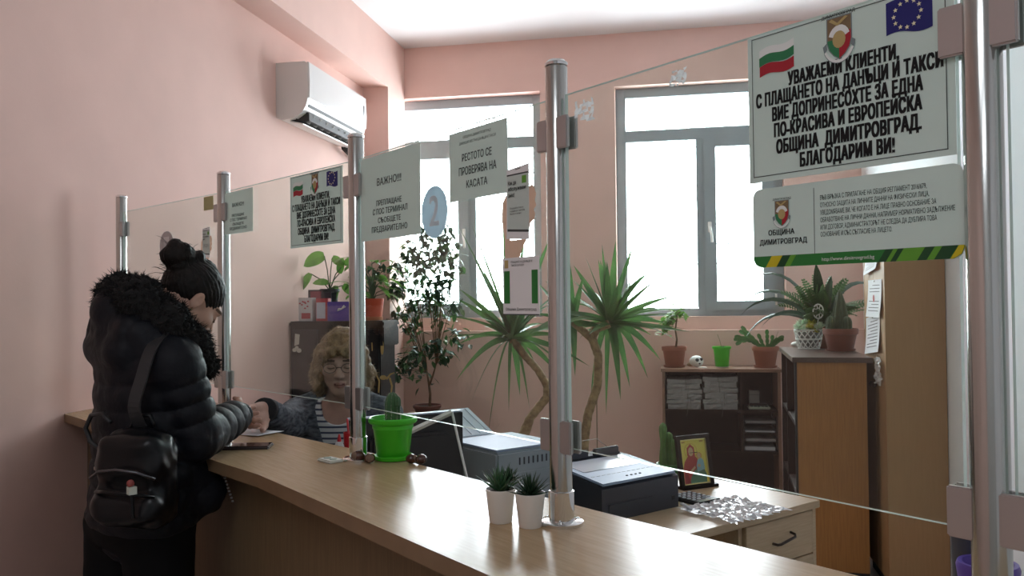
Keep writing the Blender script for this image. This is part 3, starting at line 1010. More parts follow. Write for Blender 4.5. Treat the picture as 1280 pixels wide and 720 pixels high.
# ---------------------------------------------------------------- orange side cabinet, open towards the left
def side_cabinet():
    x0, x1, y0, y1, h = .622, .985, 4.75, 5.75, 1.2
    t = thing('side_cabinet', 'chest-high cabinet with an orange-brown end panel and dark top, plants on it', 'cabinet', (x0, y0, 0), -.05)
    W, D = x1 - x0, y1 - y0
    MB().box((-.012, -.012, h - .028), (W + .03, D + .01, h), bev=.002).build('top_board', mat('dark_brown_top', (.10, .062, .048), .32, var=.2, vscale=8, stretch=(2, 10, 10)), t)
    MB().box((.012, 0, .06), (W, .02, h - .028)).build('end_panel', ORANGEW, t)
    MB().box((0, -.001, .06), (.012, .021, h - .028)).build('edge_band', BLACKPL, t)
    MB().box((.0, D - .02, .06), (W, D, h - .028)).build('end_panel', WENGE, t)['label'] = 'dark far end panel'
    MB().box((W - .01, .02, .06), (W, D - .02, h - .028)).build('back_panel', WENGE, t)
    MB().box((0.0, .56, .06), (W - .01, .58, h - .028)).build('divider', WENGE, t)
    for z in (.06, .44, .82):
        MB().box((.004, .02, z), (W - .01, .56, z + .02)).build('shelf', WENGE, t)
        MB().box((.004, .58, z), (W - .01, D - .02, z + .02)).build('shelf', WENGE, t)
    MB().box((.01, .0, 0), (W, D, .06)).build('plinth', BLACKPL, t)


side_cabinet()
BIND = mat('binder_card', (.55, .50, .46), .7, var=.1, vscale=20)
for k, (z, yy, lab) in enumerate(((.46, 4.79, 'pale ring binder on the middle shelf of the orange-brown cabinet, at its near end'), (.08, 4.79, 'pale ring binder on the lowest shelf of the orange-brown cabinet, at its near end'))):
    t = thing('ring_binder', lab, 'binder', (.648, yy - .003, z), -.05, 'ring binders in the side cabinet')
    b = MB(); b.box((0, 0, 0), (.27, .004, .315)); b.box((0, .066, 0), (.27, .07, .315)); b.box((0, 0, 0), (.004, .07, .315)); b.build('cover', BIND, t)
    MB().box((.02, .008, .01), (.262, .055, .305)).build('pages', PAPERW, t)

# ---------------------------------------------------------------- tall wardrobe at the right wall
def wardrobe():
    x0, x1, y0, y1, h = 1.048, 1.336, 4.59, 5.07, 2.15
    t = thing('tall_wardrobe', 'tall brown laminate wardrobe against the white right wall', 'wardrobe', (x0, y0, 0))
    W, D = x1 - x0, y1 - y0
    MB().box((.0, 0, .06), (W, .018, h)).build('side_panel', WARDW, t)
    MB().box((.0, D - .018, .06), (W, D, h)).build('side_panel', WARDW, t)
    MB().box((.02, .018, h - .02), (W, D - .018, h)).build('top_board', WARDW, t)
    MB().box((W - .006, .018, .06), (W, D - .018, h - .02)).build('back_panel', WARDW, t)
    MB().box((.02, .018, .06), (W - .006, D - .018, .08)).build('bottom_board', WARDW, t)
    for a, b in ((.02, D / 2 - .002), (D / 2 + .002, D - .02)):
        d = MB().box((-.0, a, .064), (.018, b, h - .002), bev=.001).build('door', WARDW, t)
        yk = b - .03 if a < .1 else a + .03
        MB().sphere((-.012, yk, 1.05), .013, n=12, m=8).build('knob', mat('bronze_handle', (.05, .035, .03), .35, .6), d, True)
    MB().box((.02, .01, 0), (W, D - .01, .06)).build('plinth', BLACKPL, t)


wardrobe()
PAP2 = mat('office_paper', (.80, .81, .84), .75, trans=.1)
REDINK = mat('red_ink', (.45, .05, .05), .6)
for k, (xa, ya, ww, hh, tilt, lab) in enumerate(((1090, 326, .15, .125, -.10, 'top paper pinned on the wardrobe side, partly behind the grey notice'),
                                                (1094, 373, .155, .20, 0.0, 'middle paper with a red stamp pinned on the wardrobe side'),
                                                (1092, 418, .16, .20, -.10, 'lowest paper pinned slanting on the wardrobe side'))):
    p = onx(xa, ya, 1.046)
    t = thing('pinned_paper', lab, 'paper', (1.046, p.y, p.z), 0, 'papers pinned on the wardrobe')
    T = TR(rx=tilt)
    m = MB(); n = 8; vs, fs = [], []
    for i in range(n + 1):
        z = hh * (.5 - i / n); out = .001 + .016 * (i / n) ** 2
        vs += [(-out, -ww, z), (-out, ww, z), (-out - .0006, ww, z), (-out - .0006, -ww, z)]
    for i in range(n):
        a = i * 4
        for j in range(4): fs.append((a + j, a + (j + 1) % 4, a + 4 + (j + 1) % 4, a + 4 + j))
    fs += [(0, 1, 2, 3), tuple(n * 4 + j for j in (3, 2, 1, 0))]
    m.add(vs, fs, T); m.build('sheet', PAP2, t)
    l = MB()
    for q in range(9):
        i = .16 + q * .085
        if k == 1 and q in (3, 4): continue
        z = hh * (.5 - i); out = .0026 + .016 * i ** 2
        l.box((-out - .0003, -ww * .75, z), (-out, ww * (.7 if q % 3 else .3), z + hh * .018), T)
    l.build('print_lines', INKG, t)
    if k == 1:
        MB().prism([(.02 * math.cos(a * PI / 6) , .02 * math.sin(a * PI / 6)) for a in range(12)], 0, .0006, Matrix.Translation((-.0078, 0, .0)) @ Matrix.Rotation(-PI / 2, 4, 'Y')).build('stamp', REDINK, t)
    MB().sphere((-.004, 0, hh * .46), .005, n=10, m=6).build('pin', STEEL, t, True)

# crumpled clear bag hanging below the papers
def crumple(nx, nz, w, h, rnd, amp):
    vs, fs = [], []
    for i in range(nx + 1):
        for j in range(nz + 1):
            vs.append((w * (i / nx - .5) + rnd.uniform(-amp, amp) * .5, rnd.uniform(-amp, amp), -h * j / nz + rnd.uniform(-amp, amp) * .5))
    for i in range(nx):
        for j in range(nz):
            a = i * (nz + 1) + j
            fs.append((a, a + 1, a + nz + 2, a + nz + 1))
    return vs, fs


BAGM = mat('clear_film', (.78, .78, .80), .15, trans=.45)
p = onx(1097, 447, 1.03)
t = thing('plastic_bag', 'small crumpled clear plastic bag hanging on the wardrobe below the pinned papers', 'bag', (1.03, p.y, p.z))
_v, _f = crumple(8, 10, .11, .14, random.Random(3), .012)
MB().add(_v, _f, TR(rz=PI / 2)).build('film', BAGM, t)
MB().tube([(.016, 0, 0), (0, 0, .01), (0, .02, -.01)], .002, 6).build('hook', STEEL, t)

# ---------------------------------------------------------------- black lacquer cabinet behind the clerk
def lacquer_cabinet():
    x0, y0, y1, h = -2.33, 4.80, 5.08, 1.41
    x1 = ony(499, 420, 5.08).x - .03
    t = thing('lacquer_cabinet', 'black lacquer cabinet with gold and shell motifs, behind the seated clerk', 'cabinet', (x0, y0, 0))
    W, D = x1 - x0, y1 - y0
    MB().box((0, -.01, h - .035), (W + .03, D, h), bev=.008).build('top_board', LACQ, t)
    MB().box((0, .02, .05), (W, D, h - .035)).build('body', LACQ, t)
    MB().box((W, .0, 1.255), (W + .028, D, h - .035), bev=.006).build('side_moulding', LACQ, t)
    MB().box((.01, .02, 0), (W - .01, D, .05)).build('plinth', LACQ, t)
    lac2 = mat('brown_lacquer', (.040, .034, .036), .4, spec=.25)
    d1 = MB().box((.012, .002, .06), (W / 2 - .11, .02, h - .05), bev=.003).build('door', lac2, t)
    d2 = MB().box((W / 2 - .106, .002, .06), (W - .006, .02, h - .05), bev=.003).build('door', LACQ, t)
    def orn(o, name, m, polys):
        b = MB()
        for pts in polys: b.prism(pts, 0, .0015, Matrix.Translation((0, .002, 0)) @ Matrix.Rotation(PI / 2, 4, 'X'))
        b.build(name, m, o)
    def ell(cx, cy, rx, ry, n=12, a=0): return [(cx + rx * math.cos(k * 2 * PI / n) * math.cos(a) - ry * math.sin(k * 2 * PI / n) * math.sin(a), cy + rx * math.cos(k * 2 * PI / n) * math.sin(a) + ry * math.sin(k * 2 * PI / n) * math.cos(a)) for k in range(n)]
    def band(pts, w):
        pts = [Vector(q) for q in pts]; l, r = [], []
        for i, q in enumerate(pts):
            dd = (pts[min(i + 1, len(pts) - 1)] - pts[max(0, i - 1)]).normalized(); nn = Vector((-dd.y, dd.x)) * w * (1 - .6 * i / len(pts))
            l.append((q + nn)[:]); r.append((q - nn)[:])
        return l + r[::-1]
    orn(d1, 'shell_motif', PEARL, [[(.03, 1.26), (.06, 1.27), (.065, 1.33), (.035, 1.335)], ell(.03, 1.235, .014, .012), ell(.06, 1.232, .016, .014), ell(.045, 1.25, .012, .01)])
    orn(d2, 'gold_motif', GOLD, [ell(.595, 1.25, .010, .045), band([(.53, 1.28), (.532, 1.23)], .004), band([(.47, 1.02), (.50, 1.08), (.55, 1.10), (.575, 1.05), (.57, .98)], .008), ell(.60, 1.07, .022, .014),
                                 band([(.62, 1.06), (.645, 1.09), (.67, 1.10)], .006), band([(.64, 1.07), (.655, 1.02), (.648, .97)], .006), band([(.52, .98), (.53, .93), (.56, .90)], .007), ell(.3, 1.31, .006, .02, a=.5)])
    return t


lacquer_cabinet()
# ================================================================ office machines and small things
def rbox(x0, y0, z0, x1, y1, z1, bev): return MB().box((x0, y0, z0), (x1, y1, z1), bev=bev)


# black laser printer: front bottom right corner seen at (848,633)
pc = onz(848, 633, .75)
t = thing('laser_printer', 'black laser printer with a bluish grey top, beside the framed icon', 'printer', (pc.x, pc.y, .75), _da)
# local x towards the counter, y towards the front (user side)
W_, D_, H_ = .385, .30, .115
b = MB()
prof = [(0, 0.0), (0, H_), (-.02, H_ + .012), (-D_, H_ + .045), (-D_, 0)]
n = len(prof)
b.add([(0, y, z) for y, z in prof] + [(W_, y, z) for y, z in prof], [tuple(range(n - 1, -1, -1)), tuple(range(n, 2 * n))] + [(i, (i + 1) % n, n + (i + 1) % n, n + i) for i in range(n)])
b.build('body', DARKGREY, t)
sl = math.atan2(-.033, .28)
top = MB(); top.box((.012, -.25, .002), (W_ - .004, 0.012, .012), TR((0, -.012, H_ + .008), rx=-.117), bev=.004)
top.build('top_cover', LIGHTGREYPL, t)
MB().box((.05, -.24, .012), (W_ - .035, -.12, .0135), TR((0, -.012, H_ + .008), rx=-.117), bev=.0005).build('output_slot', mat('glossy_grey', (.62, .68, .76), .12), t)
k = MB()
for i in range(4): MB().sphere((.16 + i * .022, -.028, .0125), .006, (1, .7, .4), 10, 6, T=TR((0, -.012, H_ + .008), rx=-.117)).build('button', DARKGREY, t, True)
gr = MB()
for i in range(14): gr.box((.02 + i * .025, -.07, .0118), (.035 + i * .025, -.067, .0128), TR((0, -.012, H_ + .008), rx=-.117))
gr.build('vent_line', GREYPL, t)
MB().box((.02, -.005, .03), (.035, .0015, .045)).build('power_switch', BLACKPL, t)
MB().box((.13, -.004, .004), (W_ - .03, .003, .06), bev=.002).build('paper_drawer', DARKGREY, t)
f = MB()
f.box((.02, -.36, .10), (W_ - .02, -.27, .17), bev=.008)
f.box((.04, -.285, .165), (.17, -.268, .195), bev=.004); f.box((.20, -.285, .165), (.335, -.268, .195), bev=.004)
f.build('paper_feed', DARKGREY, t)
w = MB(); w.tube([(.05, -.29, .17), (.12, -.31, .225), (.25, -.31, .225), (.33, -.29, .17)], .0012, 6); w.build('wire_guide', STEEL, t)

# grey printer: front left-top corner at (621,567), z = 1.0
pg = onz(621, 567, 1.0)
WG, DG = .30, .34
# place: front-left corner is the end nearest the counter => local x max
cg, sg = math.cos(_da), math.sin(_da)
org = Vector((pg.x - WG * cg, pg.y - WG * sg, .75))
t = thing('office_printer', 'grey box-shaped printer behind the two small white pots', 'printer', org, _da)
rbox(0, -DG, .0, WG, 0, .25, .008).build('body', GREYPL, t, 'auto')
MB().box((.006, -DG + .03, .2505), (WG - .006, -.01, .258), bev=.003).build('lid', LIGHTGREYPL, t)
for i in range(3): MB().box((.02, .0, .02 + i * .055), (WG - .02, .004, .065 + i * .055), bev=.0015).build('paper_drawer', GREYPL, t)
g = MB()
for i in range(8): g.box((.06 + i * .02, 0, .20), (.065 + i * .02, .002, .225))
g.build('vent_line', DARKGREY, t)
rt = MB(); rt.box((.03, -.20, 0), (.28, 0, .006), TR((.05, -DG + .02, .255), rx=-.42), bev=.002)
for i in range(6): rt.box((.05 + i * .04, -.19, .006), (.054 + i * .04, -.01, .009), TR((.05, -DG + .02, .255), rx=-.42))
rt.build('rear_paper_tray', mat('tray_blue_grey', (.55, .66, .74), .3), t)

# monitor seen from behind
ml, mr = at(437, 524, 2.65), at(579, 513, 2.83)
mx = (mr - ml); mang = math.atan2(mx.y, mx.x); mw = Vector((mx.x, mx.y)).length
t = thing('computer_monitor', 'black computer monitor seen from behind, right of the seated clerk', 'monitor', (ml.x, ml.y, .75), mang)
zt = (ml.z + mr.z) / 2 - .75
rbox(0, 0, zt - .31, mw, .028, zt, .006).build('housing', mat('monitor_back', (.022, .019, .019), .5), t, 'auto')
MB().box((.0, -.001, zt - .004), (mw, .029, zt + .001), bev=.001).build('bezel', mat('bezel_silver', (.45, .47, .62), .35), t)
MB().box((.012, .028, zt - .298), (mw - .012, .0295, zt - .014)).build('screen', mat('screen_off', (.012, .013, .016), .15), t)
rbox(.06, -.03, zt - .27, mw - .06, 0, zt - .06, .01).build('back_bulge', mat('monitor_back', (.022, .019, .019), .5), t, 'auto')
s = MB(); s.tube([(mw / 2, -.012, .015), (mw / 2, -.012, zt - .15)], .02, 14); s.build('stand', BLACKPL, t, 'auto')
MB().lathe([(.10, 0), (.10, .008), (.03, .016), (.022, .018)], (mw / 2, .0, 0), 28).build('foot', BLACKPL, t, 'auto')

# white folding stand in front of the monitor
p0, p1, p2 = at(505, 543, 2.60), at(565, 515, 2.60), at(582, 590, 2.60)
p3 = p2 + (p2 - p1) * ((p2.z - .75) / (p1.z - p2.z))
p00 = p0 + (p0 - p1) * .15
t = thing('folding_stand', 'white folding metal stand between the green pot and the black monitor', 'stand', (p3.x, p3.y, .75))
o3 = Vector((p3.x, p3.y, .75))
fr = MB(); d = (p1 - p00)
fr.tube([p00 - o3, p1 - o3], .0085, 4); fr.build('wide_bar', WHITEPL, t)
MB().tube([p1 - o3, p3 - o3], .0042, 8).build('front_leg', WHITEPL, t)
bb = p00 + Vector((-.10, .05, 0)); bb.z = .75
MB().tube([p00 - o3, bb - o3], .0042, 8).build('rear_leg', WHITEPL, t)

# box with a bottle and a red cup behind the counter
bp = at(432, 545, 2.58)
t = thing('storage_box', 'low grey storage box behind the counter under the small bottle', 'box', (bp.x, bp.y, .75), _da)
rbox(-.09, -.07, 0, .09, .07, .265, .004).build('body', GREYPL, t)
MB().box((-.094, -.074, .25), (.094, .074, .27), bev=.003).build('lid', DARKGREY, t)
bq = at(424, 545, 2.57)
t = thing('glue_bottle', 'small white bottle with a red nozzle in front of the clerk', 'bottle', (bq.x, bq.y, 1.02))
MB().lathe([(.013, 0), (.015, .004), (.015, .062), (.010, .074), (.0065, .076)], n=20).build('bottle_body', mat('milky_plastic', (.62, .62, .62), .3, trans=.3), t, 'auto')
MB().lathe([(.0065, .074), (.006, .082), (.0025, .098), (0, .099)], n=14).build('nozzle', mat('red_plastic', (.45, .012, .02), .35), t, 'auto')
bq = at(439, 545, 2.60)
t = thing('pen_cup', 'red pen cup in front of the clerk, right behind the screen post', 'cup', (bq.x, bq.y, 1.02))
MB().lathe([(.0, .002), (.02, 0), (.024, .10), (.022, .10), (.018, .006), (0, .006)], n=24).build('cup_body', MATS['red_plastic'], t, 'auto')
for a, b_, m_ in ((-.008, .004, 'red_plastic'), (.007, -.003, 'black_plastic')):
    MB().tube([(a * .3, b_ * .3, .012), (a * 2, b_ * 2, .14)], .0035, 8).build('pen', MATS[m_], t, True)

# framed icon
ib = onz(853, 613, .75); ir = onz(902, 606.5, .75)
iv = ir - ib; ia = math.atan2(iv.y, iv.x); iw = .165
t = thing('framed_icon', 'small framed gold icon of a mother and child on the desk', 'picture frame', (ib.x, ib.y, .75), ia)
IH = .215; lean = TR(rx=-.17)
fm = MB(); bw = .017
for lo, hi in (((0, 0, 0), (iw, .016, bw)), ((0, 0, IH - bw), (iw, .016, IH)), ((0, 0, bw), (bw, .016, IH - bw)), ((iw - bw, 0, bw), (iw, .016, IH - bw))): fm.box(lo, hi, lean)
fm.build('frame', mat('dark_frame_wood', (.014, .007, .005), .45, spec=.25), t)
gi = MB(); q = .004
for lo, hi in (((bw, .004, bw), (iw - bw, .01, bw + q)), ((bw, .004, IH - bw - q), (iw - bw, .01, IH - bw)), ((bw, .004, bw), (bw + q, .01, IH - bw)), ((iw - bw - q, .004, bw), (iw - bw, .01, IH - bw))): gi.box(lo, hi, lean)
gi.build('gilt_rim', mat('gilt', (.80, .68, .30), .25, .6), t)
ic = MB()
def ipoly(pts, lift, mi):
    ic.cur = mi
    ic.add([(x * iw, .009 - lift, z * IH) for x, z in pts], [tuple(range(len(pts)))], lean)
def iell(cx, cz, rx, rz, n=16): return [(cx + rx * math.cos(k * 2 * PI / n), cz + rz * math.sin(k * 2 * PI / n)) for k in range(n)]
ipoly([(.1, .08), (.9, .08), (.9, .92), (.1, .92)], 0, 0)
ipoly(iell(.42, .70, .20, .145), .0002, 6); ipoly(iell(.42, .70, .185, .133), .0003, 0)
ipoly([(.14, .085), (.62, .085), (.70, .30), (.60, .55), (.50, .62), (.34, .62), (.20, .50), (.14, .36)], .0004, 1)
ipoly([(.30, .085), (.82, .085), (.84, .24), (.74, .40), (.50, .34), (.36, .22)], .0005, 2)
ipoly([(.30, .62), (.31, .76), (.42, .83), (.53, .76), (.54, .60), (.42, .56)], .0005, 1)
ipoly(iell(.42, .685, .075, .085), .0006, 3)
ipoly([(.57, .30), (.80, .34), (.78, .50), (.70, .57), (.60, .52), (.55, .42)], .0007, 4)
ipoly(iell(.66, .60, .085, .065), .0007, 6); ipoly(iell(.655, .60, .052, .05), .0008, 3)
ipoly([(.34, .33), (.40, .31), (.52, .38), (.50, .42)], .0009, 3); ipoly([(.58, .40), (.66, .38), (.68, .43), (.6, .45)], .001, 3)
ipoly([(.16, .085), (.34, .085), (.26, .28), (.18, .3)], .0006, 5)
for a in (.17, .72):
    for j in range(3): ipoly([(a + j * .035, .855), (a + .022 + j * .035, .855), (a + .022 + j * .035, .88), (a + j * .035, .88)], .0003, 5)
ic.build('icon_picture', [mat('icon_gold', (.60, .52, .09), .35), mat('icon_red', (.36, .05, .04), .5), mat('icon_green', (.08, .17, .10), .5), mat('icon_skin', (.50, .34, .20), .5), mat('icon_blue', (.22, .38, .42), .5), mat('icon_dark_red', (.22, .03, .03), .5), mat('icon_halo', (.50, .28, .06), .4)], t)
MB().box((.03, .014, .0), (iw - .03, .018, IH - .03), lean).build('back_board', BLACKPL, t)
MB().box((iw / 2 - .02, -.002, 0), (iw / 2 + .02, .002, .15), TR((0, .085, 0), rx=.35)).build('easel_leg', BLACKPL, t)
MB().box((-.002, -.012, 0), (iw + .012, .03, .012), bev=.002).build('foot_rail', MATS['dark_frame_wood'], t)

# calculator beside the icon
cp = onz(868, 626, .75)
t = thing('desk_calculator', 'small calculator with round grey keys on the desk by the icon frame', 'calculator', (cp.x, cp.y, .75), _da)
rbox(-.06, -.08, 0, .06, .08, .016, .004).build('body', BLACKPL, t)
for i in range(4):
    for j in range(5): MB().sphere((-.042 + i * .028, -.062 + j * .024, .0165), .009, (1, .8, .45), 10, 6).build('key', mat('key_grey', (.42, .47, .52), .4), t, True)
MB().box((-.05, .058, .016), (.05, .076, .0175)).build('display', mat('lcd', (.25, .3, .25), .2), t)

# crumpled clear bag lying on the desk
bc = onz(918, 640, .75)
t = thing('plastic_bag', 'crumpled clear plastic bag lying flat on the desk in front of the icon', 'bag', (bc.x, bc.y, .751), _da)
rnd = random.Random(8)
vs, fs = [], []; nx, ny = 30, 22
for i in range(nx + 1):
    for j in range(ny + 1):
        u, v = i / nx - .5, j / ny - .5
        ed = 1 + .07 * math.sin(i * 1.9) + rnd.uniform(-.03, .03)
        z = .004 + abs(rnd.gauss(0, .004)) + .0035 * (1 + math.sin(u * 19 + 3 * v) * math.cos(v * 15))
        vs.append((u * .30 * ed + rnd.uniform(-.004, .004), v * .26 * ed + rnd.uniform(-.004, .004), z))
for i in range(nx):
    for j in range(ny):
        a = i * (ny + 1) + j; fs.append((a, a + ny + 1, a + ny + 2, a + 1))
MB().add(vs, fs).build('film', mat('shiny_film', (.80, .82, .86), .12, trans=.45, spec=.9), t)
MB().tube([(.12, -.10, .012), (.15, -.12, .03), (.16, -.10, .035), (.13, -.085, .014)], .004, 8).build('bag_corner', MATS['shiny_film'], t, True)

# ---------------------------------------------------------------- on the counter
def on_counter(px, py): return onz(px, py, CT)
p = on_counter(307, 560)
t = thing('smartphone', 'dark smartphone lying on the counter in front of the standing woman', 'phone', (p.x, p.y, CT), math.radians(14))
rbox(-.074, -.036, .0, .074, .036, .0095, .0035).build('body', mat('phone_case', (.05, .032, .03), .4), t, 'auto')
MB().box((-.069, -.032, .0094), (.069, .032, .0102)).build('screen', mat('phone_screen', (.03, .02, .02), .12), t)
MB().box((.052, .012, -.0), (.066, .026, .0098)).build('camera_bump', BLACKPL, t)
p = on_counter(316, 541)
t = thing('paper_slip', 'white paper slip under the two women\'s hands on the counter', 'paper', (p.x, p.y, CT + .0004), math.radians(-20))
m = MB(); n = 8; vs, fs = [], []
for i in range(n + 1):
    z = .0006 + .003 * (i / n) ** 3
    vs += [(-.085 + .17 * i / n, -.055, z), (-.085 + .17 * i / n, .055, z), (-.085 + .17 * i / n, .055, z + .0005), (-.085 + .17 * i / n, -.055, z + .0005)]
for i in range(n):
    for j in range(4): a = i * 4; fs.append((a + j, a + 4 + j, a + 4 + (j + 1) % 4, a + (j + 1) % 4))
fs += [(0, 1, 2, 3), (n * 4 + 3, n * 4 + 2, n * 4 + 1, n * 4)]
m.add(vs, fs); m.build('sheet', mat('slip_paper', (.80, .86, .92), .6), t)
l = MB()
for q in range(6): l.box((-.05 + q * .02, -.04, .0020 + .0004 * q), (-.045 + q * .02, .03, .0024 + .0004 * q))
p = on_counter(413, 577)
t = thing('card_holder', 'small white and pale green gadget lying left of the chestnuts on the counter', 'gadget', (p.x, p.y, CT), math.radians(-35))
rbox(-.032, -.022, 0, .032, .022, .008, .003).build('body', mat('gadget_white', (.70, .72, .66), .35), t, 'auto')
for x in (-.014, .014): MB().lathe([(.010, .008), (.010, .0095), (.007, .0098), (0, .0096)], (x, 0, 0), 18).build('eyelet', mat('gadget_green', (.32, .42, .36), .3), t, 'auto')

# chestnuts
CHEST = mat('chestnut_shell', (.075, .026, .016), .22, var=.4, vscale=20, coat=.3)
CHESTP = mat('chestnut_scar', (.19, .12, .08), .7)
for i, (px, py, r, lab) in enumerate(((448, 577, .0165, 'brown chestnut leaning on the foot of the screen post beside the green pot'), (462, 579, .0145, 'brown chestnut between the screen post and the green pot'),
                                      (514, 579.5, .0140, 'brown chestnut touching the right side of the green saucer'), (527, 580, .0142, 'outermost brown chestnut right of the green pot'))):
    p = on_counter(px, py)
    t = thing('chestnut', lab, 'chestnut', (p.x, p.y, CT), i * 1.3, 'chestnuts around the green pot')
    MB().sphere((0, 0, r * .9), r, (1.05, 1, .9), 20, 14, f=lambda d: 1 + .12 * max(0, d.x) ** 6).build('shell', CHEST, t, True)
    MB().sphere((-r * .25, -r * .2, r * .93), r * .86, (1, 1, .9), 16, 10).build('scar', CHESTP, t, True)
# ================================================================ pots and plants
def pot_parts(t, r, h, m, rim=.012, soil=True, saucer=None, rb=None, sm=None):
    """tapered pot with a rolled rim, soil and saucer"""
    rb = rb or r * .72
    z0 = .006 if saucer else 0
    k = (r - rb) / h
    rr = r - .004
    pr = [(rb * .96, z0), (rb, z0 + .003), (rr - .004, h - rim * 1.6), (r, h - rim * 1.5), (r + .002, h - rim * .4), (r, h), (r - .005, h), (r - .008, h - .012), (r - .012, h - .02)]
    MB().lathe(pr + [(0, h - .02)], n=36).build('pot', m, t, 'auto')
    if soil:
        MB().lathe([(r - .009, h - .016), (r * .5, h - .012), (0, h - .010)], n=24, rad=lambda a, z: 1 + .01 * math.sin(a * 7)).build('soil', SOIL, t, True)
    if saucer:
        MB().lathe([(saucer * .85, 0), (saucer, .003), (saucer * 1.04, .014), (saucer, .014), (saucer * .93, .005), (0, .005)], n=36).build('saucer', sm or m, t, 'auto')


def ribbed_cactus(name, t, r, h, z0, m, ribs=10, top=.75, c=(0, 0), spines=True, depth=.16, lean=(0, 0), prof=None):
    f = prof or (lambda s: min(1, (s * 6 + .55)) * math.sqrt(max(0, 1 - max(0, (s - top) / (1 - top)) ** 2)))
    N = 20
    pr = []
    b = MB(); n = ribs * 8
    vs, fs = [], []
    for i in range(N + 1):
        s = i / N
        R = r * f(s)
        for k in range(n):
            a = 2 * PI * k / n
            q = R * (1 - depth * (.5 - .5 * math.cos(a * ribs)) ** 1.0)
            vs.append((c[0] + lean[0] * s + q * math.cos(a), c[1] + lean[1] * s + q * math.sin(a), z0 + h * s))
    for i in range(N):
        for k in range(n):
            k2 = (k + 1) % n
            fs.append((i * n + k, i * n + k2, (i + 1) * n + k2, (i + 1) * n + k))
    fs.append(tuple(N * n + k for k in range(n)))
    b.add(vs, fs)
    o = b.build(name, m, t, True)
    if spines:
        sp = MB(); rnd = random.Random(5)
        for k in range(ribs):
            a = 2 * PI * k / ribs
            for i in range(2, N, 1):
                s = i / N; R = r * f(s)
                p = Vector((c[0] + lean[0] * s + R * math.cos(a), c[1] + lean[1] * s + R * math.sin(a), z0 + h * s))
                for q in range(3):
                    d = Vector((math.cos(a + rnd.uniform(-.7, .7)), math.sin(a + rnd.uniform(-.7, .7)), rnd.uniform(-.4, .7))).normalized()
                    sd = Vector((-d.y, d.x, 0)) * .0007
                    sp.add([p - sd, p + sd, p + d * .0065], [(0, 1, 2)])
        so = sp.build('spines', SPINE, o); so['kind'] = 'stuff'
    return o


def leafy(mb, p, d, L, W, rnd, droop=.6, fold=.2, seg=3, round_=False):
    prof = (lambda t: math.sin(PI * min(1, t * .96 + .02)) ** .55) if round_ else (lambda t: (math.sin(PI * min(1, t ** .8 * .97 + .02))) ** .8)
    side = d.cross(Vector((rnd.uniform(-.4, .4), rnd.uniform(-.4, .4), 1)))
    mb.blade(p, d, L, W, droop, seg, prof, fold, side=side)


def rdir(rnd, zmin=-.3, zmax=1):
    a = rnd.uniform(0, 2 * PI); z = rnd.uniform(zmin, zmax); r = math.sqrt(max(.01, 1 - z * z))
    return Vector((r * math.cos(a), r * math.sin(a), z))


def behind(px, py, d):
    q = onz(px, py, CT); v = Vector((q.x, q.y, 0)).normalized()
    return q + v * d


# --- green pot with a little cactus, on the counter
p = behind(491.5, 578, .046)
GPX = p
t = thing('cactus_pot', 'bright green plastic pot with a small ribbed cactus on the counter', 'potted plant', (p.x, p.y, CT))
pr = [(.040, .008), (.043, .011), (.052, .082), (.054, .084), (.055, .094), (.062, .098), (.065, .102), (.065, .110), (.062, .113), (.058, .112), (.056, .10), (.053, .095), (0, .095)]
MB().lathe(pr, n=48).build('pot', GREENPOT, t, 'auto')
MB().lathe([(.05, .097), (.03, .10), (0, .101)], n=24).build('soil', SOIL, t, True)
MB().lathe([(.040, 0), (.049, .002), (.052, .012), (.050, .013), (.046, .006), (0, .006)], n=40).build('saucer', GREENPOT, t, 'auto')
ribbed_cactus('cactus', t, .0205, .082, .097, CACT, 9, .55)
ribbed_cactus('cactus_offset', t, .011, .03, .14, CACT, 7, .5, c=(.014, -.006), spines=False)


# --- two small white pots with succulents
def succulent(t, kind, seed):
    rnd = random.Random(seed)
    MB().lathe([(.020, 0), (.0215, .002), (.0275, .058), (.0285, .060), (.0285, .063), (.0265, .063), (.0258, .055), (0, .055)], n=36).build('pot', POTWHITE, t, 'auto')
    MB().lathe([(.0258, .056), (.012, .058), (0, .0585)], n=20).build('soil', SOIL, t, True)
    def rosette(mb, c, n, L, w, zlo, zhi):
        for k in range(n):
            f = k / n
            a = k * 2.4 + rnd.uniform(-.2, .2)
            el = zlo + (zhi - zlo) * f
            d = Vector((math.cos(a) * math.cos(el), math.sin(a) * math.cos(el), math.sin(el)))
            sd = Vector((-math.sin(a), math.cos(a), 0)); nm = d.cross(sd)
            LL = L * (1 - .25 * f) * rnd.uniform(.9, 1.1)
            vs, fs = [], []
            N = 5
            for i in range(N + 1):
                s = i / N
                ww = w * (1 - s ** 2.2) * (.6 + .6 * math.sin(PI * min(1, s + .25)))
                cpt = Vector(c) + d * LL * s + Vector((0, 0, 1)) * LL * .10 * s * s
                vs += [cpt + sd * ww, cpt + nm * ww * .35, cpt - sd * ww, cpt - nm * ww * .45]
            for i in range(N):
                for j in range(4): fs.append((i * 4 + j, i * 4 + (j + 1) % 4, i * 4 + 4 + (j + 1) % 4, i * 4 + 4 + j))
            mb.add(vs, fs)
    if kind == 0:
        m = MB(); rosette(m, (0, 0, .058), 26, .058, .0062, .35, 1.45); m.build('leaves', SUCC, t, True)
        m = MB(); rosette(m, (.018, .012, .075), 22, .03, .0062, .2, 1.4)
        m.tube([(.012, .01, .055), (.018, .012, .078)], .005, 8); m.build('leaf_rosette', mat('dark_succulent', (.018, .05, .022), .35, var=.3, vscale=40), t, True)
    else:
        m = MB(); rosette(m, (0, 0, .058), 44, .050, .0042, .12, 1.5); m.build('leaves', mat('dark_succulent', (.018, .05, .022), .35, var=.3, vscale=40), t, True)


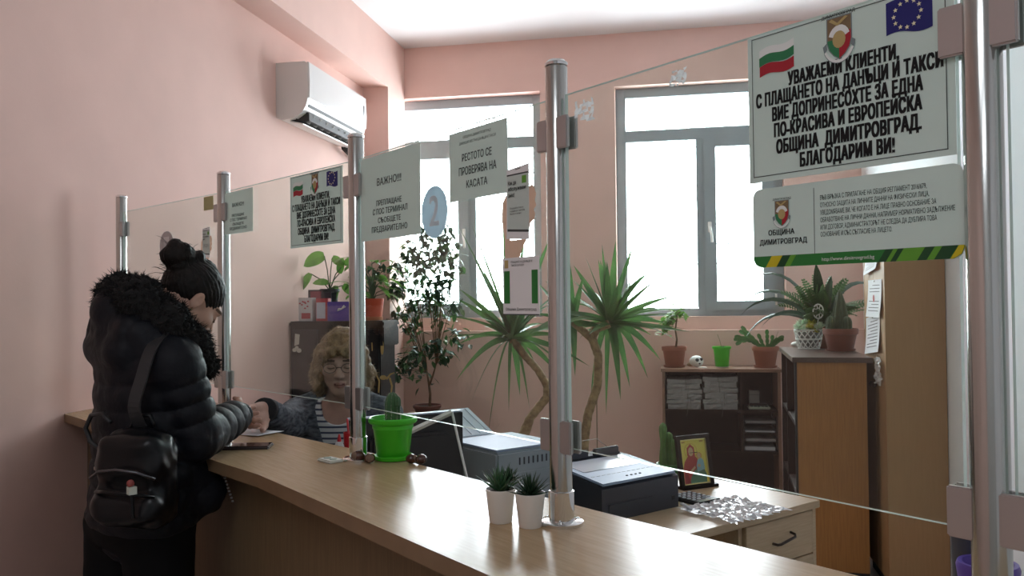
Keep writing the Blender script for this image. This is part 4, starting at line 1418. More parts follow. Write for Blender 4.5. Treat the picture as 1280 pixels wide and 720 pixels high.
p = behind(626, 656, .022)
t = thing('succulent_pot', 'left small white pot with a broad-leaved succulent, partly behind its twin', 'potted plant', (p.x, p.y, CT), .3, 'small white succulent pots'); succulent(t, 0, 2)
p = behind(663, 662, .021)
t = thing('succulent_pot', 'right small white pot with a spiky succulent, touching the steel post side', 'potted plant', (p.x, p.y, CT), 1.1, 'small white succulent pots'); succulent(t, 1, 5)

# --- purple pot and grey canister at the right end of the counter
n_ = -perp(EU)
p = PB['E'] + n_ * .085 + EU * (-.042)
t = thing('purple_pot', 'purple flower pot with bare soil behind the closest screen post', 'flower pot', (p.x, p.y, CT))
pot_parts(t, .034, .085, PURPLE, rim=.014)
_s = MB(); rnd = random.Random(2)
for k in range(26):
    a = rnd.uniform(0, 6.28); r = rnd.uniform(0, .022)
    leafy(_s, Vector((r * math.cos(a), r * math.sin(a), .071)), rdir(rnd, .1, .9), .012, .004, rnd)
_s.build('sprouts', mat('dry_sprouts', (.22, .20, .08), .7), t)
p = PB['E'] + n_ * .135 + EU * (-.085)
t = thing('pen_holder', 'dark grey pen holder beside the purple pot at the right end of the counter', 'pen holder', (p.x, p.y, CT))
MB().lathe([(.020, 0), (.022, .002), (.024, .136), (.025, .138), (.022, .138), (.019, .01), (0, .01)], n=32).build('cup', mat('slate_plastic', (.06, .07, .10), .3), t, 'auto')
MB().lathe([(.0255, .130), (.0255, .138), (.024, .1385)], n=32).build('rim', mat('silver_rim', (.5, .52, .55), .3, .8), t, 'auto')

# --- cactus in a green bowl on the desk
p = at(836, 590, 3.52); p.z = .75
t = thing('cactus_pot', 'green pot with tall finger cactuses on the desk between printer and icon', 'potted plant', (p.x, p.y, .75))
pot_parts(t, .052, .085, mat('dark_green_plastic', (.05, .26, .05), .35), rim=.012)
for (cx, cy, r, h) in ((-.022, 0, .018, .185), (.002, .012, .017, .145), (.028, -.008, .018, .12)):
    ribbed_cactus('cactus_column', t, r, h, .07, CACTL, 7, .8, c=(cx, cy), spines=False, depth=.14, prof=lambda s: (.85 + .15 * math.sin(s * 9)) * math.sqrt(max(0, 1 - max(0, (s - .82) / .18) ** 2)))

# --- pots on the low bookcase
BZ = 1.03
p = ony(843, 459, 6.2)
t = thing('potted_tree', 'terracotta pot with a small thin-stemmed tree, left end of the bookcase top', 'potted plant', (p.x, 6.2, BZ))
pot_parts(t, .088, .15, TERRA, rim=.02, saucer=.075)
MB().tube([(.012, 0, .13), (.02, 0, .2), (.01, 0, .27), (.025, 0, .36), (.02, 0, .40)], [.008, .007, .006, .005, .004], 8).build('stem', BARK, t, True)
m = MB(); rnd = random.Random(21)
for (cx, cz, n) in ((-.055, .33, 34), (-.02, .36, 26), (.03, .41, 18), (.06, .40, 12), (-.07, .27, 14)):
    for k in range(n):
        leafy(m, Vector((cx + rnd.gauss(0, .02), rnd.gauss(0, .025), cz + rnd.gauss(0, .018))), rdir(rnd, -.8, .5), rnd.uniform(.045, .075), .03, rnd, .8)
m.build('foliage', LEAFL, t)
m = MB()
for cx, cz in ((-.05, .34), (.05, .40), (-.02, .37)): m.tube([(.018, 0, .33), (cx * .6, 0, cz - .01), (cx, 0, cz)], .003, 6)
m.build('twigs', BARK, t)

p = ony(871, 459, 6.18)
t = thing('animal_figurine', 'small white figurine with black patches on the bookcase top', 'figurine', (p.x, 6.18, BZ), -.3)
MB().sphere((0, 0, .045), .048, (1.0, .8, .9), 22, 16, f=lambda d: 1 + .15 * max(0, -d.x) ** 3 - .05 * max(0, d.z)).build('body', WHITEPL, t, True)
for a, b_, r in ((.012, .055, .014), (.038, .06, .012)): MB().sphere((a, -.032 if a < .02 else -.018, b_), r, (1, .6, 1), 12, 8).build('patch', BLACKPL, t, True)
MB().sphere((-.045, 0, .02), .02, (1.4, .8, .8), 12, 8).build('paw', mat('tan_paw', (.40, .29, .18), .5), t, True)
MB().sphere((.03, -.03, .03), .008, (1, .6, .7), 10, 6).build('nose', BLACKPL, t, True)
p = ony(878, 460.5, 6.10)
t = thing('white_pebble', 'flat white pebble lying in front of the white figurine', 'pebble', (p.x, 6.11, BZ))
MB().sphere((0, 0, .006), .024, (1.3, .8, .25), 16, 10, f=lambda d: 1 + .1 * d.x * d.y).build('pebble', WHITEPL, t, True)

p = ony(902.5, 459, 6.2)
t = thing('green_pot', 'small bright green pot with a single bare sprig on the bookcase top', 'potted plant', (p.x, 6.2, BZ))
pot_parts(t, .066, .150, GREENPOT, rim=.012, saucer=.045, sm=WHITEPL, rb=.047)
MB().tube([(.0, 0, .135), (-.012, 0, .19), (-.028, 0, .235)], .0016, 6).build('sprig', mat('sprig_green', (.10, .16, .05), .6), t)
m = MB(); rnd = random.Random(3)
for k in range(4): leafy(m, Vector((.006, 0, .138)), rdir(rnd, .5, .9), .03, .01, rnd)
m.build('leaves', LEAFD, t)

p = ony(957, 459, 6.2)
t = thing('christmas_cactus', 'terracotta pot with an arching flat-leaved cactus, right end of the bookcase top', 'potted plant', (p.x, 6.2, BZ))
pot_parts(t, .092, .15, TERRA, rim=.02, saucer=.078)
m = MB(); rnd = random.Random(9)
def chain(p, d, n, L, W, droop):
    for k in range(n):
        side = d.cross(Vector((0, -1, .2)))
        side = Vector((0, 1, 0)).cross(d) if side.length < .1 else side
        m.blade(p, d, L * 1.12, W, .1, 3, lambda t: .55 + .45 * math.sin(PI * t), .12, side=side)
        p = p + d * L
        d = (d + Vector((0, 0, -droop)) + rdir(rnd, -.1, .1) * .12).normalized()
for k in range(5): chain(Vector((-.02, rnd.uniform(-.03, .03), .135)), Vector((-.75 - rnd.uniform(0, .3), rnd.uniform(-.3, .3), .8)).normalized(), 5, .042, .03, (.05, .12, .22, .35, .02)[k])
for k in range(9): chain(Vector((rnd.uniform(-.02, .05), rnd.uniform(-.04, .04), .135)), Vector((rnd.uniform(-.3, .9), rnd.uniform(-.5, .5), .8)).normalized(), rnd.choice((2, 3, 4)), .036, .028, .14)
m.build('leaf_segments', LEAF, t)
MB().tube([(.05, 0, .14), (.07, 0, .2), (.09, 0, .255)], .003, 6).build('dry_stalk', mat('dry_stalk', (.45, .33, .25), .8), t)

# --- things on the orange cabinet
CH = 1.2
p = onz(1014, 437, CH) + Vector((.0, .09, 0))
BASKX = p
t = thing('lace_basket', 'white openwork basket of pale flowers on the orange-brown cabinet', 'flower basket', (p.x, p.y, CH))
LACE = mat('lace_white', (.85, .86, .84), .6)
m = MB(); prf = lambda s: .062 + .035 * s - .012 * s * s
for sgn in (1, -1):
    for k in range(14):
        pts = []
        for i in range(9):
            s = i / 8; a = 2 * PI * k / 14 + sgn * s * 1.1
            pts.append((prf(s) * math.cos(a), prf(s) * math.sin(a), .004 + .115 * s))
        m.tube(pts, .0036, 6)
for s in (0, .5, 1): m.tube([(prf(s) * math.cos(a * PI / 16), prf(s) * math.sin(a * PI / 16), .004 + .115 * s) for a in range(33)], .005, 6)
m.lathe([(.06, .0), (.06, .004), (0, .004)], n=24)
m.build('basket', LACE, t, True)
MB().lathe([(.05, .006), (.065, .07), (.075, .105), (0, .108)], n=24).build('liner', mat('liner_grey', (.30, .31, .29), .8), t, True)
rnd = random.Random(31)
FLW = mat('petals_white_green', (.72, .84, .66), .6, var=.15, vscale=30); FLY = mat('petals_yellow', (.62, .58, .10), .6)
def flower(c, r, mt, nm):
    m = MB()
    for k in range(46):
        d = rdir(rnd, -.1, 1); m.blade(Vector(c) + d * r * .25, d, r * .8, r * .34, -.3, 2, lambda t: math.sin(PI * (t * .8 + .15)), .3)
    o = m.build('flower', mt, t); o['label'] = nm
for (x, y, z, r, q) in ((-.07, -.03, .125, .040, 0), (-.045, .03, .145, .042, 0), (.0, -.06, .13, .035, 1), (.055, -.035, .125, .042, 0), (.075, .02, .13, .04, 0), (.02, .01, .155, .042, 1), (-.01, .05, .15, .04, 0), (-.035, -.06, .12, .032, 0), (.03, -.075, .105, .024, 1)):
    flower((x, y, z), r, FLY if q else FLW, 'yellow flower' if q else 'pale green-white flower')
m = MB()
for k in range(26): leafy(m, Vector((rnd.uniform(-.06, .06), rnd.uniform(-.07, 0), .115)), rdir(rnd, -.1, .6), .05, .022, rnd)
m.build('leaves', LEAF, t)
o = MB()
cx, cz = .052, .235
for rx, rz, w in ((.030, .044, .0045), (.013, .02, .003)):
    o.tube([(cx + rx * math.cos(a * PI / 16), -.045, cz + rz * math.sin(a * PI / 16)) for a in range(33)], w, 8)
for a in range(8):
    aa = a * PI / 4 + .3; o.tube([(cx + .012 * math.cos(aa), -.045, cz + .019 * math.sin(aa)), (cx + .029 * math.cos(aa), -.045, cz + .043 * math.sin(aa))], .0032, 6)
o.tube([(cx, -.045, cz - .044), (cx - .01, -.04, .12)], .003, 6)
o.build('openwork_pick', WHITEPL, t, True)['label'] = 'white oval openwork ornament on a stick'

p = onz(1055, 440, CH) + Vector((.0, .10, 0))
t = thing('potted_cactus', 'brown plastic pot with a pointed dark green cactus on the orange-brown cabinet', 'potted plant', (p.x, p.y, CH))
pot_parts(t, .100, .135, mat('brown_pot', (.21, .075, .05), .55), rim=.022, saucer=.082)
ribbed_cactus('cactus', t, .058, .25, .12, mat('dusky_cactus', (.05, .085, .04), .6, var=.3, vscale=30), 8, .5, spines=False, depth=.25, prof=lambda s: (1 - s) ** .9 * (.85 + .75 * s) * 1.05 + .02)
for k, a in enumerate((2.6, 3.6, 5.2)):
    ribbed_cactus('cactus_offset', t, .03, .09, .12, MATS['dusky_cactus'], 7, .5, c=(.06 * math.cos(a), .06 * math.sin(a)), spines=False, depth=.22)

p = at(1028, 436, 5.35)
t = thing('potted_fern', 'dark green fern with arching strap leaves behind the flower basket', 'potted plant', (p.x, p.y, CH))
pot_parts(t, .085, .14, TERRA, rim=.02)
rnd = random.Random(41)
m = MB()
for k in range(34):
    a = rnd.uniform(0, 2 * PI); el = rnd.uniform(.55, 1.4); rl = rnd.uniform(-1, 1)
    d = Vector((math.cos(a) * math.cos(el), math.sin(a) * math.cos(el), math.sin(el))); q = Vector((0, 0, .13)); L = rnd.uniform(.24, .37); N = 18
    for i in range(N):
        q2 = q + d * L / N
        m.tube([q, q2], .0016, 4, caps=False)
        sd = d.cross(Vector((0, 0, 1))).normalized()
        ll = .045 * math.sin(PI * (i + 1.5) / (N + 2)) + .006
        nm_ = sd.cross(d); sd = sd * math.cos(rl) + nm_ * math.sin(rl)
        for s in (1, -1): m.blade(q2, (sd * s + d * .35 + Vector((0, 0, -.15))).normalized(), ll, .019, .3, 2, None, .1, side=d)
        q = q2; d = (d + Vector((0, 0, -1)) * .045 * (i / N + .3) * 1.6).normalized()
m.build('fronds', LEAF, t)
m = MB()
for k, (a, el, L, w) in enumerate(((3.0, 1.0, .6, .035), (3.3, .85, .62, .035), (2.8, 1.2, .62, .035), (3.5, .7, .5, .03), (3.1, .6, .55, .03), (.3, 1.2, .5, .04))):
    m.blade((0, 0, .13), (math.cos(a) * math.cos(el), math.sin(a) * math.cos(el), math.sin(el)), L, w * 1.2, 1.7, 10, lambda t: min(1, t * 5 + .5) * (1 - t ** 4), .2, side=Vector((-math.sin(a), math.cos(a), .9 if k % 2 else -.7)))
m.build('strap_leaves', mat('grey_green_leaf', (.045, .085, .06), .35, trans=.1), t)
m = MB()
for a, el, L in ((4.2, 1.35, .42), (2.2, 1.45, .38), (5.2, 1.3, .34)):
    m.blade((0, -.02, .13), (math.cos(a) * math.cos(el), math.sin(a) * math.cos(el), math.sin(el)), L, .075, .1, 8, lambda t: min(1, t * 4 + .5) * (1 - t ** 5), .15)
m.build('broad_leaves', LEAFD, t)

p = onz(989.5, 434, CH)
t = thing('white_stone', 'smooth white stone at the left corner of the orange-brown cabinet top', 'stone', (p.x + .03, p.y + .02, CH))
MB().sphere((0, 0, .018), .03, (1.1, .9, .62), 18, 12, f=lambda d: 1 + .06 * math.sin(3 * d.x + 2 * d.y)).build('stone', WHITEPL, t, True)

# --- ficus by the left window, on a stool
p = ony(534, 516, 6.05)
ST = p.z
t = thing('plant_stool', 'small wooden stool under the ficus pot by the left window', 'stool', (p.x, 6.05, 0))
MB().lathe([(.15, ST - .025), (.155, ST - .02), (.155, ST - .004), (.15, ST), (0, ST)], n=32).build('seat', DESKW, t, 'auto')
for k in range(4):
    a = PI / 4 + k * PI / 2
    MB().tube([(.11 * math.cos(a), .11 * math.sin(a), ST - .024), (.15 * math.cos(a), .15 * math.sin(a), 0)], .014, 10).build('leg', DESKW, t, True)
t = thing('ficus_tree', 'small ficus tree with many dark leaves in a low brown pot before the left window', 'potted plant', (p.x, 6.05, ST))
pot_parts(t, .105, .06, mat('red_brown_bowl', (.16, .05, .04), .5), rim=.014, rb=.085)
s1 = MB(); s1.tube([(.02, 0, .05), (.025, .0, .14), (.015, 0, .22), (.0, .01, .30)], [.011, .010, .009, .007], 8)
s1.tube([(.018, 0, .20), (.05, -.01, .28), (.075, -.01, .36)], [.008, .007, .005], 8)
s1.build('trunk', BARK, t, True)
rnd = random.Random(77)
br = MB(); lv = MB(); lv2 = MB()
def pxl(px, py): q = ony(px, py, 6.05); return Vector((q.x - p.x, 0, q.z - ST))
# branch tips read from the crown's outline, spread in depth
crown = [(500, 455, 14), (520, 440, 16), (545, 432, 16), (560, 440, 12), (575, 418, 10), (490, 395, 18), (510, 385, 22), (530, 375, 24), (545, 365, 24), (560, 350, 22), (515, 350, 22), (500, 360, 18), (485, 365, 16),
         (525, 330, 24), (540, 320, 24), (555, 310, 20), (520, 315, 16), (535, 300, 14), (550, 295, 12), (565, 325, 14), (570, 375, 12), (510, 410, 14), (550, 395, 16), (478, 340, 10), (495, 335, 10), (560, 285, 8), (525, 465, 10), (500, 465, 8), (488, 470, 6)]
for (px, py, nl) in crown:
    c = pxl(px, py); c.y = rnd.uniform(-.16, .16)
    st = Vector((.0, .01, .30)) if px < 530 else Vector((.075, -.01, .36))
    mid = st.lerp(c, .5) + Vector((0, 0, .03))
    br.tube([st, mid, c], [.004, .003, .0015], 5)
    for k in range(int(nl * 2.6)):
        q = c + Vector((rnd.gauss(0, .04), rnd.gauss(0, .05), rnd.gauss(0, .045)))
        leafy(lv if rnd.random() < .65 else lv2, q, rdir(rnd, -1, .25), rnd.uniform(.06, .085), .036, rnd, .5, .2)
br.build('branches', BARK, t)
fo = lv.build('foliage', LEAFD, t); lv2.build('paler_foliage', LEAF, t)['label'] = 'lighter green leaves'  # a random share of the leaves takes the lighter green

# --- yucca with two trunks
YD = 5.35
c0 = at(690, 600, YD)
t = thing('yucca_plant', 'tall yucca with two bare trunks and long drooping sword leaves by the windows', 'potted plant', (c0.x, c0.y, 0))
o0 = Vector((c0.x, c0.y, 0))
MB().lathe([(.17, 0), (.18, .01), (.23, .36), (.245, .37), (.245, .40), (.23, .40), (.22, .38), (0, .38)], n=40).build('pot', TERRA, t, 'auto')
MB().lathe([(.222, .382), (.1, .39), (0, .392)], n=24).build('soil', SOIL, t, True)
def trunk(pts, rs, n=1):
    q = [at(x, y, YD + dd) - o0 for x, y, dd in pts]
    # resample with rings of leaf scars
    P_, R_ = [], []
    for i in range(len(q) - 1):
        for k in range(6):
            f = k / 6
            P_.append(q[i].lerp(q[i + 1], f)); R_.append((rs[i] * (1 - f) + rs[i + 1] * f) * (1 + .10 * (k % 2)))
    P_.append(q[-1]); R_.append(rs[-1])
    b = MB(); b.tube(P_, R_, 12); b.build('trunk', BARKY, t, True)
    return q[-1]
z38 = (Vector((0, 0, .36)))
def foot(px, dd):
    q = at(px, 640, YD + dd); return q
h1 = trunk([(652, 622, 0), (651, 585, 0), (653, 548, 0), (663, 522, 0), (684, 496, .02), (684, 482, .02), (672, 462, 0), (654, 442, 0), (640, 424, 0)], [.038, .037, .036, .026, .026, .024, .022, .023, .024])
h2 = trunk([(728, 622, 0), (729, 580, 0), (731, 545, 0), (735, 518, 0), (747, 482, .02), (748, 445, 0), (740, 422, 0), (745, 410, -.03), (762, 404, -.05)], [.030, .029, .028, .027, .027, .026, .026, .03, .028])
h3q = [at(727, 412, YD) - o0, at(715, 405, YD) - o0]
MB().tube([at(740, 424, YD) - o0, at(727, 412, YD) - o0, at(712, 402, YD) - o0], [.024, .024, .02], 10).build('side_branch', BARKY, t, True)
SW = lambda s: min(1, s * 4 + .45) * (1 - s ** 2.6)
def head(c, tips, seed, extra, L0=.55):
    rnd = random.Random(seed)
    m = MB()
    right = Vector((CY, SY, 0)); fwd = Vector((-SY, CY, 0))
    def arc(tip, hump):
        # a leaf that leaves the crown upwards and bends over to its tip
        v = tip - c; n = 10
        p1 = c + v * .42 + Vector((0, 0, 1)) * hump
        roll = rnd.uniform(-1.1, 1.1); W = rnd.uniform(.042, .060); vs, fs = [], []
        for i in range(n + 1):
            s = i / n
            q = c * (1 - s) ** 2 + p1 * 2 * s * (1 - s) + tip * s * s
            d = ((p1 - c) * (1 - s) + (tip - p1) * s).normalized()
            sd = d.cross(Vector((0, 0, 1)))
            sd = (sd if sd.length > .05 else right).normalized(); nm = sd.cross(d)
            sr = sd * math.cos(roll) + nm * math.sin(roll); nr = nm * math.cos(roll) - sd * math.sin(roll)
            w = W * .5 * SW(s)
            vs += [q + sr * w + nr * w * .25, q, q - sr * w + nr * w * .25]
        for i in range(n):
            a = i * 3; fs += [(a, a + 1, a + 4, a + 3), (a + 1, a + 2, a + 5, a + 4)]
        m.add(vs, fs)
    for px, py, dr in tips:
        q = at(px, py, YD) - o0
        v = q - c
        y = rnd.uniform(-.25, .25) * v.length
        v = v + fwd * y
        arc(c + v, v.length * .28 * dr)
    for k in range(extra):
        a = rnd.uniform(0, 2 * PI); el = rnd.uniform(-.1, 1.25)
        d = Vector((math.cos(a) * math.cos(el), math.sin(a) * math.cos(el), math.sin(el)))
        L = L0 * rnd.uniform(.65, 1.05); dr = rnd.uniform(.1, .9); arc(c + d * L - Vector((0, 0, dr * .28 * L)), L * .2 * dr)
    m.build('leaf_crown', YUCCA, t)
head(h1, [(575, 285, .1), (590, 281, .1), (628, 269, .05), (605, 300, .1), (690, 292, .1), (655, 300, .1), (572, 431, .9), (570, 476, 1.1), (610, 545, 1.5), (590, 500, 1.2), (636, 514, 1.5), (662, 512, 1.4), (686, 503, 1.3), (700, 470, .9), (560, 395, .5), (572, 360, .3), (600, 330, .2), (650, 495, 1.4)], 1, 30)
head(h2, [(755, 303, .05), (767, 302, .05), (793, 305, .1), (817, 308, .1), (730, 318, .1), (718, 330, .1), (858, 386, .4), (846, 427, .7), (835, 405, .5), (820, 350, .2), (840, 370, .3), (761, 524, 1.5), (790, 487, 1.4), (813, 475, 1.3), (775, 500, 1.4), (715, 350, .2), (800, 330, .1), (740, 500, 1.4), (825, 450, .9)], 2, 28)
head(h3q[1], [(712, 330, .1), (700, 360, .2), (728, 345, .1), (690, 400, .5), (700, 450, 1.2), (718, 470, 1.3)], 3, 8, .45)
cq = at(745, 430, YD + .03) - o0
MB().tube([(cq.x, cq.y, .37), (cq.x, cq.y, cq.z)], .004, 8).build('support_cane', mat('cane', (.20, .15, .09), .7), t)

# --- things on the black lacquer cabinet
LZ = 1.41
def onlac(px, dy=.0): q = ony(px, 400, 4.80 + dy); return q.x
t = thing('gift_box', 'white gift box printed with red figures, left end of the black cabinet', 'gift box', (onlac(384, .08), 4.885, LZ), -.05, 'gift boxes on the black cabinet')
MB().box((-.045, -.03, 0), (.045, .03, .145), bev=.002).build('box', mat('gift_white', (.62, .60, .62), .5), t)
_g = MB(); rnd = random.Random(6)
_g.box((-.025, -.0312, .015), (.035, -.0302, .05))
for k in range(9): _g.sphere((rnd.uniform(-.035, .035), -.0305, rnd.uniform(.06, .135)), .007, (1, .1, .7), 8, 6)
_g.build('red_print', mat('gift_red', (.45, .04, .06), .5), t)
t = thing('gift_box', 'pale blue and red gift box beside the white one on the black cabinet', 'gift box', (onlac(404, .09), 4.895, LZ), .08, 'gift boxes on the black cabinet')
MB().box((-.038, -.03, 0), (.038, .03, .140), bev=.002).build('box', mat('gift_red', (.45, .04, .06), .5), t)
MB().box((-.034, -.0312, .015), (.022, -.030, .115), bev=.0003).build('label_panel', mat('gift_pale', (.52, .56, .66), .5), t)
t = thing('gift_box', 'purple gift box with a small white bow on the black cabinet', 'gift box', (onlac(426, .06), 4.87, LZ), 0, 'gift boxes on the black cabinet')
MB().box((-.075, -.04, 0), (.075, .04, .118), bev=.003).build('box', mat('gift_purple', (.105, .065, .36), .45), t)
_g = MB()
for s in (-1, 1): _g.tube([(.02, -.042, .075), (.02 + s * .018, -.05, .085 + s * .01), (.02 + s * .026, -.048, .075 + s * .012), (.02, -.043, .074)], .004, 8)
_g.build('bow', WHITEPL, t, True)
t = thing('picture_card', 'dark red card standing behind the gift boxes on the black cabinet', 'card', (onlac(399, .16), 4.965, LZ), .05)
MB().box((-.075, -.004, 0), (.075, .004, .195), TR(rx=-.05)).build('card', mat('card_dark', (.03, .015, .03), .4), t)
MB().box((-.06, -.0055, .13), (.01, -.004, .185), TR(rx=-.05)).build('print', mat('card_red', (.25, .02, .05), .4), t)

p = Vector((onlac(410, .2), 5.03, LZ))
t = thing('potted_philodendron', 'black pot with a large-leaved philodendron behind the gift boxes', 'potted plant', p)
pot_parts(t, .062, .20, BLACKPL, rim=.014)
m = MB(); s = MB(); rnd = random.Random(14)
HEART = lambda u: (math.sin(PI * min(1, u * .9 + .1)) ** .6) * (1 - .25 * u)
for (dx, dz, L, w, ax, az) in ((-.02, .41, .15, .10, -.9, -.25), (-.13, .30, .13, .06, -.6, -.9), (.02, .40, .11, .06, .75, -.4), (.06, .30, .11, .06, .2, .7), (.0, .24, .10, .05, -.6, .1), (.10, .22, .11, .06, .7, -.4), (.04, .22, .1, .055, .0, -.6), (.1, .36, .12, .06, .6, .2)):
    q = Vector((dx, rnd.uniform(-.04, .02), dz))
    s.tube([(0, 0, .19), (dx * .4, q.y * .5, .19 + (dz - .19) * .6), q], .0035, 6)
    d = Vector((ax, -.15, az)).normalized()
    m.blade(q, d, L, w, .5, 6, HEART, .15, side=d.cross(Vector((0, -1, .1))))
s.build('stems', mat('stem_green', (.045, .07, .03), .5), t); m.build('leaves', LEAFL, t)

p = Vector((onlac(466, .15), 4.95, LZ))
t = thing('potted_dieffenbachia', 'red pot with pale green leaves at the right end of the black cabinet', 'potted plant', p)
MB().lathe([(.055, .02), (.058, .022), (.071, .135), (.068, .135), (.064, .12), (0, .12)], n=36).build('pot', REDPOT, t, 'auto')
MB().lathe([(.055, 0), (.060, .003), (.064, .022), (.058, .023), (0, .02)], n=32).build('saucer', mat('orange_saucer', (.42, .13, .04), .5), t, 'auto')
MB().lathe([(.064, .121), (0, .128)], n=20).build('soil', SOIL, t, True)
m = MB(); s = MB(); rnd = random.Random(19)
for k in range(24):
    a = rnd.uniform(0, 2 * PI); hgt = rnd.uniform(.14, .40)
    r = rnd.uniform(.03, .15)
    q = Vector((r * math.cos(a) - .03, r * math.sin(a) * .8, hgt))
    s.tube([(0, 0, .12), (q.x * .3, q.y * .3, .12 + (hgt - .12) * .7), q], .0028, 5)
    d = Vector((math.cos(a), math.sin(a), rnd.uniform(-.5, .3))).normalized()
    m.blade(q, d, rnd.uniform(.10, .15), rnd.uniform(.045, .06), .9, 5, HEART, .15)
s.build('stems', mat('stem_green', (.045, .07, .03), .5), t); m.build('leaves', LEAFL, t)
# ================================================================ people: smooth-blended implicit surfaces, meshed with surface nets
class SDF:
    def __init__(s): s.p = []; s.post = []

    def add(s, fn, lo, hi, k, mode, pad=.05):
        s.p.append((fn, np.array(lo) - pad, np.array(hi) + pad, k, mode)); return s

    def cap(s, a, b, ra, rb=None, k=.02, mode='u', flat=None, quilt=None):
        """tapered capsule; flat = (normal, ratio) squeezes it along a normal; quilt = (spacing, depth, phase)"""
        a = np.array(a, float); b = np.array(b, float); rb = ra if rb is None else rb
        ab = b - a; L2 = max(1e-9, ab @ ab); L = math.sqrt(L2)
        if flat: fn_, fr = np.array(flat[0], float), flat[1]; fn_ = fn_ / np.linalg.norm(fn_)
        def f(q):
            d = q - a
            t = np.clip((d @ ab) / L2, 0, 1)
            v = d - t[:, None] * ab
            if flat:
                c = v @ fn_; v = v + np.outer(c * (1 / fr - 1), fn_)
            r = ra + (rb - ra) * t
            if quilt:
                r = r + quilt[1] * (np.abs(np.sin(np.pi * ((d @ ab) / L + quilt[2]) / quilt[0])) ** .55 - .6)
            dist = np.sqrt((v * v).sum(1)) - r
            return dist * (min(1, fr * 1.15) if flat else 1)
        R = max(ra, rb) + (quilt[1] if quilt else 0)
        if flat: R *= max(1, fr)
        return s.add(f, np.minimum(a, b) - R, np.maximum(a, b) + R, k, mode)

    def chain(s, pts, rs, k=.02, **kw):
        for i in range(len(pts) - 1): s.cap(pts[i], pts[i + 1], rs[i], rs[i + 1], k, **kw)
        return s

    def ell(s, c, r, R=None, k=.02, mode='u'):
        c = np.array(c, float); r = np.array(r, float); R = np.eye(3) if R is None else np.array(R, float)   # rows: local axes
        mr = r.min()
        def f(q):
            v = ((q - c) @ R.T)
            k0 = np.sqrt(((v / r) ** 2).sum(1)); k1 = np.sqrt(((v / (r * r)) ** 2).sum(1)) + 1e-9
            return np.where(k0 < .2, (k0 - 1) * mr, k0 * (k0 - 1) / k1)
        m = r.max()
        return s.add(f, c - m, c + m, k, mode)

    def box(s, c, h, R=None, rad=.01, k=.01, mode='u'):
        c = np.array(c, float); h = np.array(h, float); R = np.eye(3) if R is None else np.array(R, float)
        def f(q):
            v = np.abs((q - c) @ R.T) - (h - rad)
            return np.sqrt((np.maximum(v, 0) ** 2).sum(1)) + np.minimum(v.max(1), 0) - rad
        m = np.linalg.norm(h)
        return s.add(f, c - m, c + m, k, mode)

    def __call__(s, q):
        out = np.full(len(q), .3)
        if not len(q): return out
        qlo, qhi = q.min(0), q.max(0)
        for fn, lo, hi, k, mode in s.p:
            if (qlo > hi).any() or (qhi < lo).any(): continue
            m = ((q >= lo) & (q <= hi)).all(1)
            if not m.any(): continue
            d = fn(q[m]); o = out[m]
            if mode == 's':
                h = np.maximum(k - np.abs(o + d), 0) / k
                o = np.maximum(o, -d) + h * h * k / 4
            else:
                h = np.maximum(k - np.abs(o - d), 0) / k
                o = np.minimum(o, d) - h * h * k / 4
            out[m] = o
        for fn in s.post: out = fn(q, out)
        return out

    def bounds(s):
        u = [p for p in s.p if p[4] == 'u']
        return np.min([p[1] for p in u], 0) + .03, np.max([p[2] for p in u], 0) - .03


